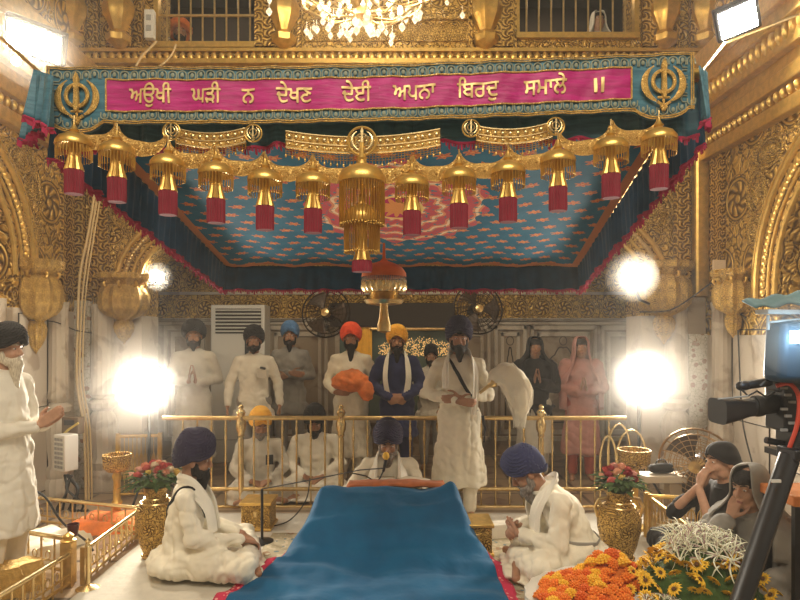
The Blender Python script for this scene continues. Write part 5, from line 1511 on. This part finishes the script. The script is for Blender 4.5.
t,T,E,v=person('bowed attendant in navy turban and white robe seated at right, hands clasped',at(571,4.15,.012),-PI/2-.05,
   sit_pose(ch=(0,-.05,.37),nk=(0,-.17,.515),hd=(0,-.27,.61),hrot=(.58,0,0),shL=(.185,-.10,.475),shR=(-.185,-.10,.475),elL=(.25,-.12,.24),elR=(-.25,-.12,.24),
     wrL=(.085,-.33,.26),wrR=(-.075,-.33,.26),hdL=(-.9,-.5,.0),hdR=(.9,-.6,.0),hnL=(0,.6,.3),hnR=(0,.6,-.3),curlL=.75,curlR=.75,knL=(.30,-.24,.12),knR=(-.30,-.24,.12),anL=(-.10,-.34,.07),anR=(.10,-.34,.07)),
   tur='navy',top='cream',beardc='hair_grey',bl=.12,bw=1.05,seed=14,sc=1.12,tall=.92,big=1.08,vox=.0055,gvox=.009,fold=1.35)
strap(t,[(.16,-.10,.25),(.19,.0,.25),(.19,.08,.26),(.12,.19,.27),(0,.22,.27),(-.12,.19,.27),(-.19,.08,.26)],.012,M['grey'],'waist_belt')
scarf(t,[(-.12,-.22,.28),(-.13,-.24,.40),(-.10,-.17,.525),(0,-.09,.57),(.10,-.17,.525),(.13,-.24,.40),(.12,-.24,.22)],.045,'white',seed=4)
# --- elder standing at the far left
t,T,E,v=person('white bearded elder in black turban and white robe, palms together, at the far left',at(0,4.0,-.02)+V3(.04,0,0),PI/2-.12,
   stand_pose(**dict(folded_hands(1.10,-.27),elL=(.22,-.02,1.06),elR=(-.22,-.02,1.06),hdL=(-.1,-.75,.55),hdR=(.1,-.75,.55))),
   tur='blackcloth',top='white',beardc='hair_white',bl=.16,bw=1.15,hem=.36,seed=15,sc=.98,big=1.16,vox=.006,gvox=.010,fold=1.2,skinm='skin_l')
# --- two women in front at right
t,T,E,v=person('woman in black headscarf and black top seated at right with her hand to her chin',at(726,3.95,.08),-PI/2+.1,
   sit_pose(hrot=(.05,0,.0),wrL=(.0,-.19,.57),elL=(.26,-.26,.36),wrR=(-.03,-.13,.60),elR=(-.20,-.25,.36),hdR=(.0,.3,.8),hdL=(0,.3,.8),hnL=(0,1,0),hnR=(0,1,0),upR=(0,0,1)),
   tur=None,beardc=None,top='blackcloth',topname='top',hood=None,seed=16,sc=1.0,bare=True,skinm='skin_l',vox=.006)
hm=MB(); 
def cap_f(u,w):
    th=.75+(2*PI-1.5)*u; ph=(1-w)*PI/2
    r=max(math.cos(ph),.02)
    z=.135*math.sin(ph)-.05*w*(1 if abs(th-PI)<1.6 else .2)
    return T(math.sin(th)*.096*r**.8,-math.cos(th)*.115*r**.8+.012,z)
def capfull(u,w):
    th=2*PI*u; fr=max(0,math.cos(th)); zl=.062*fr**2-.045*max(0,-math.cos(th))-.0
    ph=(1-w)*PI/2; r=max(math.cos(ph),.01); z=zl+(.132-zl)*math.sin(ph)
    return T(math.sin(th)*(.090+.004*math.sin(z*90+th*2))*r**.75,-math.cos(th)*.110*r**.75+.014,z)
hm.grid(capfull,40,18); hm.build('headscarf',M['blackcloth'],t,solid=.008)
MB().cap(T(0,.10,-.02),.045,T(.0,.12,-.16),.03).build('scarf_tail',M['blackcloth'],t)
t,T,E,v=person('woman in grey shawl seated in front of the woman in black',at(752,3.45,.06),-1.05,
   sit_pose(hrot=(.12,0,-.1),wrR=(-.05,-.14,.56),elR=(-.20,-.30,.33),hdR=(.1,.3,.8),hnR=(0,1,0),upR=(1,0,0)),
   tur=None,beardc=None,top='grey',topname='shawl_wrap',hood='grey',seed=17,sc=.97,skinm='skin_l',vox=.006,sleeve=1.3,hooddrop=.36)
# --- people glimpsed in the balconies
def glimpse(label,px,Y,z,rz,**k):
    return person(label,at(px,Y,z),rz,stand_pose(),vox=.012,gvox=.02,**k)
glimpse('person in white headscarf looking down through the right balcony bars',598,7.15,3.94,0,tur=None,beardc=None,hood='white',top='offwhite',skinm='skin_l',seed=20,sc=.9)
glimpse('person in saffron turban seen from behind the left balcony bars',180,7.2,3.82,.4,tur='orange',beardc='hair_black',top='grey',seed=21,sc=.9,big=1.5)
# ================================================================ camera gear, tables, flowers, wall fittings
cam_=thing('video_camera','large black video camera with a long lens hood aimed across at the right edge','camera',W(775,410,2.9))
Yc=2.9
def seg(px0,py0,px1,py1,r0,r1,n=24,Y0=Yc,Y1=Yc): return (W(px0,py0,Y0),W(px1,py1,Y1))
a,b=W(717,411,2.86),W(745,408,2.9)
hd=MB(); hd.loft([[c+V3(.0,h*math.cos(q),k*math.sin(q)) if False else c+V3(0,(1 if math.cos(q)>0 else -1)*abs(math.cos(q))**.4*h,(1 if math.sin(q)>0 else -1)*abs(math.sin(q))**.4*k) for q in np.linspace(0,2*PI,33)[:-1]] for c,h,k in ((a,.085,.060),(a*.5+b*.5,.070,.052),(b,.052,.040),(b+V3(.03,0,0),.045,.036))])
hd.build('lens_hood',M['black'],cam_,world=True)
MB().cap(W(745,408,Yc),.042,W(772,404,Yc),.046,20).lathe([(.050,-.01),(.052,.01),(.048,.03)],W(756,406,Yc),24,rot=(0,PI/2,0)).build('lens_barrel',M['rubber'],cam_,world=True)
MB().tube([W(718,399,2.80),W(748,396,2.82)],.004,6).build('hood_rim',M['greyplastic'],cam_,world=True)
bd2=MB(); bd2.box(W(797,402,Yc),(.22,.16,.27)).box(W(782,381,Yc),(.10,.12,.10)).box(W(800,436,Yc),(.16,.14,.10)); bd2.build('body',M['black'],cam_,world=True,bevel=.012)
for k in range(7): MB().box(W(784+4*(k%3),388+7*k,Yc-.085),(.03,.012,.012)).build('button',M['greyplastic'],cam_,world=True)
MB().cap(W(742,386,2.88),.020,W(768,382,2.88),.022).cap(W(741,386,2.88),.024,W(745,385.5,2.88),.024).build('side_microphone',M['darkmetal'],cam_,world=True)
MB().tube([W(741,389,2.86),W(748,396,2.85),W(757,391,2.85),W(766,397,2.85),W(775,392,2.84)],.005,6).tube([W(760,386,2.8),W(775,374,2.8),W(790,378,2.78),W(797,392,2.78)],.006,6).build('small_cables',M['rubber'],cam_,world=True)
MB().tube(smooth([W(776,386,2.78),W(790,384,2.76),W(799,398,2.75),W(797,425,2.75),W(788,452,2.76),W(780,480,2.78),W(777,520,2.8)]),.010,8).build('red_cable',plain('red orange cable',(.55,.06,.03),.45),cam_,world=True)
MB().tube([W(745,440,2.9)+V3(.1,0,0),W(800,448,2.9)],.016,8).box(W(800,452,2.9),(.26,.14,.03)).build('mounting_plate',M['darkmetal'],cam_,world=True)
# viewfinder monitor with bright screen under a blue hood
mo=thing('monitor_hood','tall dark blue hooded camera monitor with a glaring white blue screen edge','monitor',W(785,360,2.75))
MB().box(W(790,352,2.75),(.17,.15,.28),rot=(0,.06,0)).build('housing',plain('dark blue plastic',(.012,.045,.085),.45),mo,world=True,bevel=.03)
MB().box(W(797,337,2.64),(.055,.02,.055)).build('screen',emis('blue white screen',(.55,.82,1),16),mo,world=True,bevel=.004)
MB().box(W(779,312,2.74),(.16,.10,.02),rot=(0,.02,0)).tube([W(770,322,2.70),W(800,319,2.70)],.006,6).tube([W(768,315,2.72),W(768,330,2.72)],.008,6).build('top_rail',M['greyplastic'],mo,world=True,bevel=.003)
L=bpy.data.lights.new('screen_light','POINT'); L.energy=2.2; L.color=(.45,.75,1); L.shadow_soft_size=.04
lo=bpy.data.objects.new('screen_light',L); COL.objects.link(lo); lo.location=Vector(W(797,337,2.55))
# dark teal awning seen through the right arch
t=tag(centre_mesh(MB().grid(lambda u,v:W(742+90*u,(301-14*u)+(8+5*u)*v,3.9)+V3(0,-.15*v,.01*math.sin(u*22)),24,5).build('dust_cover',cloth('slate blue plastic sheet',(.10,.19,.22)),solid=.01)),'slate blue sheet stretched above the camera monitor','cover')
# tripod
tp=thing('tripod','black tripod with one broad leg slanting down beside the seated women','tripod',(1.75,2.75,0))
MB().tube([W(790,455,2.75),W(741,600,2.72),W(725,648,2.70)],.055,10,flat=.6).build('leg',M['black'],tp,world=True)
MB().tube([W(815,455,2.75),W(865,600,2.85),W(880,680,2.9)],.055,10,flat=.6).build('leg',M['black'],tp,world=True)
MB().box(W(803,453,2.75),(.16,.14,.05)).cap(W(803,448,2.75),.05,W(803,440,2.75),.04).build('head',M['darkmetal'],tp,world=True,bevel=.008)
MB().box(W(776,481,2.68),(.04,.012,.012)).build('white_clip',M['white_plastic'],tp,world=True)
# stool with orange top
st=thing('stool','narrow dark stool with an orange top behind the tripod at the right edge','stool',W(800,600,3.2)*V3(1,1,0))
cx_,cy_=W(800,600,3.2)[0],3.2
MB().box((cx_+.04,cy_,.80),(.34,.30,.055)).build('seat',plain('orange painted wood',(.75,.25,.06),.5),st,world=True,bevel=.01)
for sx in (-1,1):
    for sy in (-1,1): MB().box((cx_+.04+sx*.14,cy_+sy*.12,.385),(.03,.03,.77)).build('leg',M['darkmetal'],st,world=True)
MB().box((cx_+.04,cy_-.12,.25),(.28,.02,.03)).build('stretcher',M['darkmetal'],st,world=True)
# wooden marble seat shelf by the right lampstand
sh=thing('side_ledge','narrow cream marble ledge behind the right vase','ledge',W(655,480,4.95)*V3(1,1,0))
MB().span(W(615,481,5.05)*V3(1,1,0)+V3(0,0,.40),V3(W(688,0,5.05)[0],5.25,.46)).build('top',M['marble'],sh,world=True,bevel=.008)
MB().span(W(622,481,5.08)*V3(1,1,0),V3(W(640,0,5.08)[0],5.2,.40)).build('support',M['marble2'],sh,world=True)
MB().span(W(670,481,5.08)*V3(1,1,0),V3(W(682,0,5.08)[0],5.2,.40)).build('support',M['marble2'],sh,world=True)
bg=thing('black_bag','small black bag resting on the marble ledge','bag',V3(W(660,0,5.15)[0],5.15,.46)); MB().cap((-.05,0,.045),.045,(.07,0,.05),.05,14,e=(1,.9)).build('body',M['blackcloth'],bg)
MB().tube([(-.04,0,.08),(-.02,0,.12),(.04,0,.12),(.06,0,.08)],.006,6).build('handle',M['rubber'],bg)
# carved folding screens near the right vase
def lattice(label,A,B,h):
    A=np.asarray(A,float);B=np.asarray(B,float); t=thing('carved_screen',label,'screen',(A+B)/2,group='carved gold screens at the right')
    d=B-A; f=MB(); f.tube([A+V3(0,0,h),B+V3(0,0,h)],.018,6).tube([A+V3(0,0,.03),B+V3(0,0,.03)],.014,6); 
    for q in (A,B): f.box(q+V3(0,0,h/2+.01),(.035,.035,h+.04))
    f.build('frame',M['gold'],t,world=True)
    n=10; m=MB()
    for i in range(n):
        p=A+d*(i+.5)/n; m.tube([p+V3(0,0,.03),p+V3(0,0,h)],.006,5)
        m.tube([p+d*.04*math.cos(a)+V3(0,0,h*.5+h*.22*math.sin(a)) for a in np.linspace(0,2*PI,15)[:-1]],.006,5,closed=True)
    m.build('openwork',M['brass'],t,world=True); return t
lattice('low carved gold openwork screen running behind the right vase',(W(650,0,4.75)[0],4.75,0),(W(690,0,4.0)[0],4.0,0),.36)
lattice('second carved gold openwork screen angled under the pedestal fan',(W(648,0,4.85)[0],4.88,0),(2.75,4.75,0),.34)

# ---- flower table
tbx=thing('flower_table','low round cream covered table carrying the heaps of flowers','table',(1.35,3.28,0))
MB().lathe([(.60,.008),(.62,.10),(.63,.2),(.63,.225),(.60,.235)],(0,0,0),48,24,.01,sx=1.05,sy=.75).build('covered_top',M['sheet'],tbx)
rnd=random.Random(11)
def marimesh(r=.034):
    mb=MB()
    for ring,(n,q,z,an) in enumerate(((12,.95,-.1,.1),(11,.8,.25,.5),(8,.55,.55,.9),(5,.25,.75,1.2))):
        for k in range(n):
            a=2*PI*k/n+ring*.3
            c=V3(r*q*math.cos(a),r*q*math.sin(a),r*z*.8); mb.ell(c,(r*.30,r*.22,r*.2),rot=(0,-an,a),nu=7,nv=5)
    mb.ell((0,0,0),(r*.8,r*.8,r*.6),nu=10,nv=6); return mb
mo_=[marimesh().mesh('marigold',[plain('marigold '+n,c,.75)]) for n,c in (('orange',(.80,.22,.02)),('deep orange',(.70,.13,.01)),('yellow',(.85,.48,.03)))]
def heap_h(x,y,cx,cy,rx,ry,h): 
    d=((x-cx)/rx)**2+((y-cy)/ry)**2
    return h*max(0,1-d)
HE=[(1.02,3.28,.24,.22,.07),(1.20,3.42,.17,.17,.15),(.93,3.16,.2,.15,.04)]
placed=[]
def put(mesh,name,label,cat,group,x,y,z,s,rot):
    o=bpy.data.objects.new(name,mesh); COL.objects.link(o); o.location=(x,y,z); o.scale=(s,)*3; o.rotation_euler=rot; tag(o,label,cat,group); return o
cnt=0; tries=0
while cnt<85 and tries<4000:
    tries+=1
    x=rnd.uniform(.76,1.38); y=rnd.uniform(3.03,3.58)
    hz=max(heap_h(x,y,*h) for h in HE)
    if hz<=.004: continue
    z=.235+hz+.012
    if any((x-a)**2+(y-b)**2+(z-c)**2<.052**2 for a,b,c in placed): continue
    placed.append((x,y,z)); k=0 if rnd.random()<.6 else (1 if rnd.random()<.5 else 2)
    nm=('orange','deep orange','yellow')[k]
    put(mo_[k],'marigold','%s marigold head in the heap left of the white lily mound'%nm,'flower','%s marigold heads heaped on the flower table'%nm,x,y,z,rnd.uniform(.9,1.25),(rnd.uniform(-.6,.6),rnd.uniform(-.6,.6),rnd.uniform(0,6))); cnt+=1
# under-heap of petals so the mound is solid
pm=MB()
for cx0,cy0,rx,ry,h in HE: pm.ell((cx0,cy0,.225),(rx*.93,ry*.93,h*.9),nu=24,nv=12)
pet=tag(remesh(pm,.012,'petal_heap',cloth('orange petals',(.55,.14,.02),var=.4,fold=.012),None,1,lambda p:.008*noise.noise(Vector(p)*60)),'mound of loose orange petals beneath the marigold heads','petals',kind='stuff')
# red and white roses row in front
for k in range(16):
    x=.80+.035*k+rnd.uniform(-.01,.01); y=2.985+.02*math.sin(k*2)+rnd.uniform(-.01,.02)
    i=2 if k%3 else 3
    put(rm[i],'rose',('dark crimson' if i==2 else 'cream white')+' rose head in the front row before the marigolds','flower','rose heads in front of the marigolds',x,y,.255+.02*(k%2)+.012,rnd.uniform(.8,1.05),(.5,rnd.uniform(-.4,.4),k))
# yellow daisies round the mound
def daisy(r=.042):
    mb=MB()
    for k in range(13):
        a=2*PI*k/13; d=V3(math.cos(a),math.sin(a),0); s=V3(-math.sin(a),math.cos(a),0)
        mb.add([d*r*.2,d*r*.65+s*r*.17+V3(0,0,.006),d*r+V3(0,0,-.002),d*r*.65-s*r*.17+V3(0,0,.006),d*r*.6+V3(0,0,.009)],[(0,1,4),(1,2,4),(2,3,4),(3,0,4),(0,3,2,1)])
    mb.ell((0,0,.006),(r*.26,r*.26,r*.14),nu=12,nv=6,mi=1); return mb
dm=daisy().mesh('yellow_daisy',[plain('daisy yellow',(.85,.50,.03),.7),plain('daisy eye',(.12,.05,.01),.8)])
mc=V3(1.62,3.28,.235)
dd=0
for k in range(96):
    ring=k//24; a=(k%24)/24*2*PI+ring*.14+rnd.uniform(-.1,.1); q=.385-.06*ring+rnd.uniform(-.015,.015); 
    x=mc[0]+q*1.0*math.cos(a); y=mc[1]+q*.72*math.sin(a); z=.235+.05+.055*ring+rnd.uniform(-.012,.012)
    put(dm,'yellow_daisy','yellow daisy with a dark eye in the ring around the lily mound','flower','yellow daisies ringing the lily mound',x,y,z,rnd.uniform(.85,1.2),(.9*math.sin(a)*-1*.9,.9*math.cos(a)*.9,rnd.uniform(0,6)))
mg=MB(); mg.ell((mc[0],mc[1],.24),(.33,.25,.16),nu=28,nv=12); mg.ell((mc[0]+.02,mc[1],.36),(.17,.15,.17),nu=20,nv=12)
tag(remesh(mg,.014,'foliage',leafm,None,1,lambda p:.022*noise.noise(Vector(p)*38)),'dark green leaf bed under the daisies and lilies','foliage',kind='stuff')
# spider lilies
M['lily']=plain('white lily petal',(.80,.80,.62),.6); M['lilyv']=plain('mauve bud',(.42,.22,.26),.6)
def lily():
    mb=MB()
    for k in range(7):
        a=2*PI*k/7; pts=[(0,0,0)]
        for i in range(1,7):
            u=i/6; rr=.12*u; pts.append((rr*math.cos(a+.3*u),rr*math.sin(a+.3*u),.055*math.sin(u*2.4)-.03*u*u))
        mb.tube(pts,[.003,.004,.004,.0035,.003,.002,.001],5,flat=.5)
    for k in range(5):
        a=2*PI*k/5+.4; mb.tube([(0,0,0),(.02*math.cos(a),.02*math.sin(a),.035),(.045*math.cos(a),.045*math.sin(a),.055)],.0015,4,mi=1)
    mb.ell((0,0,.008),.011,nu=8,nv=6); return mb
lm=lily().mesh('spider_lily',[M['lily'],M['lilyv']])
for k in range(34):
    a=k*2.399; q=math.sqrt((k+.5)/34); 
    x=mc[0]+.02+.19*q*math.cos(a); y=mc[1]+.16*q*math.sin(a); z=.40+.15*math.sqrt(max(0,1-q*q*.9))
    put(lm,'spider_lily','white spider lily with long thin petals on top of the flower mound','flower','white spider lilies on the mound',x,y,z,rnd.uniform(.8,1.25),(-1.1*q*math.sin(a),1.1*q*math.cos(a),a))
for k in range(9):
    a=k*.9; x=mc[0]-.30+.07*math.cos(a); y=3.05+.06*math.sin(a)
    put(lm,'spider_lily','white spider lily lying low between the marigolds and daisies','flower','low white spider lilies beside the marigolds',x,y,.285,.5,(rnd.uniform(-.5,.5),rnd.uniform(-.5,.5),a))

# ---- wall fittings and cables at left
jb=thing('junction_box','grey white louvred electric box on the left wall beside the corner cables','electric box',W(66,452,5.7)+V3(0,0,0))
MB().box((0,0,0),(.17,.14,.34),rot=(0,0,-.5)).build('case',M['white_plastic'],jb,bevel=.008)
g=MB()
for i in range(3):
    for j in range(7): g.box(tuple(Euler((0,0,-.5)).to_matrix()@Vector((-.045+.045*i,-.072,-.13+.043*j))),(.034,.006,.026),rot=(0,0,-.5))
g.build('grille',M['greyplastic'],jb,smooth=False)
db=thing('distribution_board','dark distribution board above the louvred box on the left wall','electric board',W(73,425,5.85))
MB().box((0,0,0),(.20,.08,.16),rot=(0,0,-.3)).build('board',plain('brown board',(.16,.11,.07),.6),db,bevel=.005)
MB().tube([(-.08,-.06,-.10),(0,-.07,-.03),(.09,-.07,.03)],.011,6).build('striped_wire',plain('yellow wire',(.6,.45,.12),.5),db)
MB().box((0,-.045,.03),(.12,.02,.05)).build('switches',M['black'],db,bevel=.003)
def cable(label,pts,r,mat,name='cable',group=None): return tag(centre_mesh(MB().tube(smooth(pts),r,6).build(name,mat)),label,'cable',group)
M['cream_cable']=plain('cream cable',(.60,.44,.22),.5)
G='electric cables running down the left corner'
for k,(dx,ys) in enumerate(((0,.0),(3,.3),(6,.8))):
    cable(('thickest cream cable','cream cable in the middle','thin cream cable nearest the pier')[k]+' running down the left gold corner',[W(98+dx*.5,150,6.1),W(95+dx,190,6.1),W(88+dx,235,6.15),W(80+dx+2*math.sin(k),275,6.2),W(78+dx,320,6.25),W(77+dx,380,6.2),W(84+dx,430,6.1),W(86+dx,500,6.0)],(.014,.010,.008)[k],M['cream_cable'],group=G)
rnd2=random.Random(8)
for k in range(6):
    x0=62+rnd2.uniform(0,18)
    cable('black cable tangled in the bundle under the louvred box at left',[W(x0,475,5.7)]+[W(x0+rnd2.uniform(-9,12),478+q*14+rnd2.uniform(-4,4),5.68-.02*k) for q in range(1,6)]+[V3(W(66,0,5.5)[0]+.03*k,5.6,.02)],.011,M['rubber'],group='black cables tangled under the louvred box')
cable('black wire sagging from the gold capital across the left pilasters',[W(30,320,5.6),W(55,322,5.9),W(75,330,6.2),W(92,333,6.3)],.006,M['rubber'])
cable('black wire looping across the right gold pilasters to the capital',[W(640,312,6.0),W(670,310,6.1),W(695,295,6.15),W(712,283,6.1),W(728,281,5.8)],.007,M['rubber'])
cable('thin black wire hanging down the right marble pilasters',[W(722,280,6.0),W(727,340,6.0),W(733,400,6.0),W(738,440,5.9),W(748,460,5.8)],.006,M['rubber'])
cable('thin black wire behind the camera lens',[W(738,330,5.7),W(741,400,5.6),W(744,430,5.6),W(752,462,5.5)],.007,M['rubber'])
# switch box and cables beside the left balcony
wb2=thing('wall_switch_box','white switch box fixed beside the left balcony window','switch box',W(150,25,6.35))
MB().box((0,0,0),(.10,.07,.30)).build('case',M['white_plastic'],wb2,bevel=.006); MB().box((0,-.037,.06),(.05,.01,.06)).box((0,-.037,-.05),(.05,.01,.06)).build('switches',M['greyplastic'],wb2,bevel=.002)
cable('brass coloured cable curling below the left balcony',[W(157,41,6.3),W(150,48,6.3),W(142,56,6.3),W(136,66,6.3)],.012,M['cream_cable'])
cable('second brass coloured cable curling below the left balcony sill',[W(176,44,6.3),W(172,54,6.3),W(165,62,6.3),W(158,67,6.3)],.010,M['cream_cable'])
# small saffron sheet pinned at the right capital
t=tag(centre_mesh(MB().box(W(719,270,6.0),(.13,.015,.20)).build('pinned_notice',plain('pale notice',(.55,.42,.28),.8),bevel=.003)),'small pale notice with a red dot pinned above the right capital','notice')
MB().cap((0,-.008,.06),.03,(0,-.012,.06),.028,14).build('red_dot',plain('dull red',(.45,.10,.05),.7),t)
# gold box fittings seen behind the lamps
lattice('tall gold openwork stand behind the left film lamp',(W(118,0,6.1)[0],6.1,0),(W(160,0,6.15)[0],6.15,0),.62)

# ================================================================ light, haze, camera
w=bpy.data.worlds.new('world'); SC.world=w; w.use_nodes=True
bgn=w.node_tree.nodes['Background']; bgn.inputs[0].default_value=(1.0,.80,.55,1); bgn.inputs[1].default_value=.24
def area(name,loc,size,en,col,rot):
    L=bpy.data.lights.new(name,'AREA'); L.shape='RECTANGLE'; L.size,L.size_y=size; L.energy=en; L.color=col
    o=bpy.data.objects.new(name,L); COL.objects.link(o); o.location=loc; o.rotation_euler=rot; return o
L=bpy.data.lights.new('chandelier_light','POINT'); L.energy=170; L.color=(1,.82,.54); L.shadow_soft_size=.45
o=bpy.data.objects.new('chandelier_light',L); COL.objects.link(o); o.location=W(362,-10,4.9)
# unseen fill light added for the hall, behind and above the viewer
area('hall_fill',(0,-.4,5.2),(3.5,1.5),215,(1,.88,.68),(math.radians(38),0,0))
area('chamber_light',(0,7.4,3.35),(3.5,.6),3,(1,.80,.55),(0,0,0))
for X_ in (-2.08,1.9): area('gallery_fill',(X_,YB+.9,5.85),(.8,.3),3,(1,.8,.55),(0,0,0))  # added fill lights that brighten the balcony figures, no lamp there
# haze of incense in the lamplight
hz=bpy.data.materials.new('incense haze'); hz.use_nodes=True; nt=hz.node_tree; nt.nodes.clear()
out=nt.nodes.new('ShaderNodeOutputMaterial'); vs=nt.nodes.new('ShaderNodeVolumeScatter'); vs.inputs['Density'].default_value=.0065; vs.inputs['Anisotropy'].default_value=.55; vs.inputs['Color'].default_value=(1,.95,.88,1)
nt.links.new(vs.outputs[0],out.inputs['Volume'])
hzo=MB().span((-3.45,-.9,.03),(3.25,8.15,5.8)).build('haze',hz,smooth=False); tag(hzo,'thin warm incense haze hanging around the film lamps','haze',kind='stuff')
def glare_puff(label,c,r,d):  # added scatter spheres standing in for camera glare at bright sources
    m_=hz.copy(); m_.node_tree.nodes['Volume Scatter'].inputs['Density'].default_value=d; m_.node_tree.nodes['Volume Scatter'].inputs['Anisotropy'].default_value=.3
    o=MB().ell((0,0,0),(r,r,r),nu=40,nv=24).build('haze',m_); o.location=c; tag(o,label,'haze',kind='stuff')
glare_puff('dense haze sphere added as glare around the left film lamp',W(147,385,5.8),.30,.30); glare_puff('wider thin haze sphere added as glare around the left film lamp',W(147,385,5.8),.62,.13)
glare_puff('dense haze sphere added as glare around the right film lamp',W(641,379,5.8),.30,.30); glare_puff('wider thin haze sphere added as glare around the right film lamp',W(641,379,5.8),.62,.13)
glare_puff('dense haze sphere added as glare around the lamp on the right capital',W(632,277,5.98),.26,.4); glare_puff('haze sphere added as glare around the small lamp under the left arch',W(158,277,6.5),.16,.6)
glare_puff('haze sphere added as glow around the crystal chandelier',W(362,-25,4.7),.75,.035); glare_puff('haze sphere added as bluish glare before the monitor screen',W(797,337,2.55),.17,.5)
glare_puff('haze sphere added as glare around the left flood panel',W(34,42,4.5),.34,.10)
cam=bpy.data.cameras.new('camera'); cam.sensor_width=36; cam.lens=FPX/800*36; cam.shift_y=(HOR-300)/800; cam.clip_start=.05
co=bpy.data.objects.new('camera',cam); COL.objects.link(co); co.location=(0,0,CAMZ); co.rotation_euler=(PI/2,0,0); SC.camera=co
SC.view_settings.view_transform='Standard'; SC.view_settings.look='None'; SC.view_settings.gamma=1; SC.view_settings.use_curve_mapping=False
SC.view_settings.exposure=.12
SC.cycles.volume_bounces=0; SC.cycles.max_bounces=6; SC.cycles.use_denoising=True; SC.cycles.sample_clamp_indirect=4
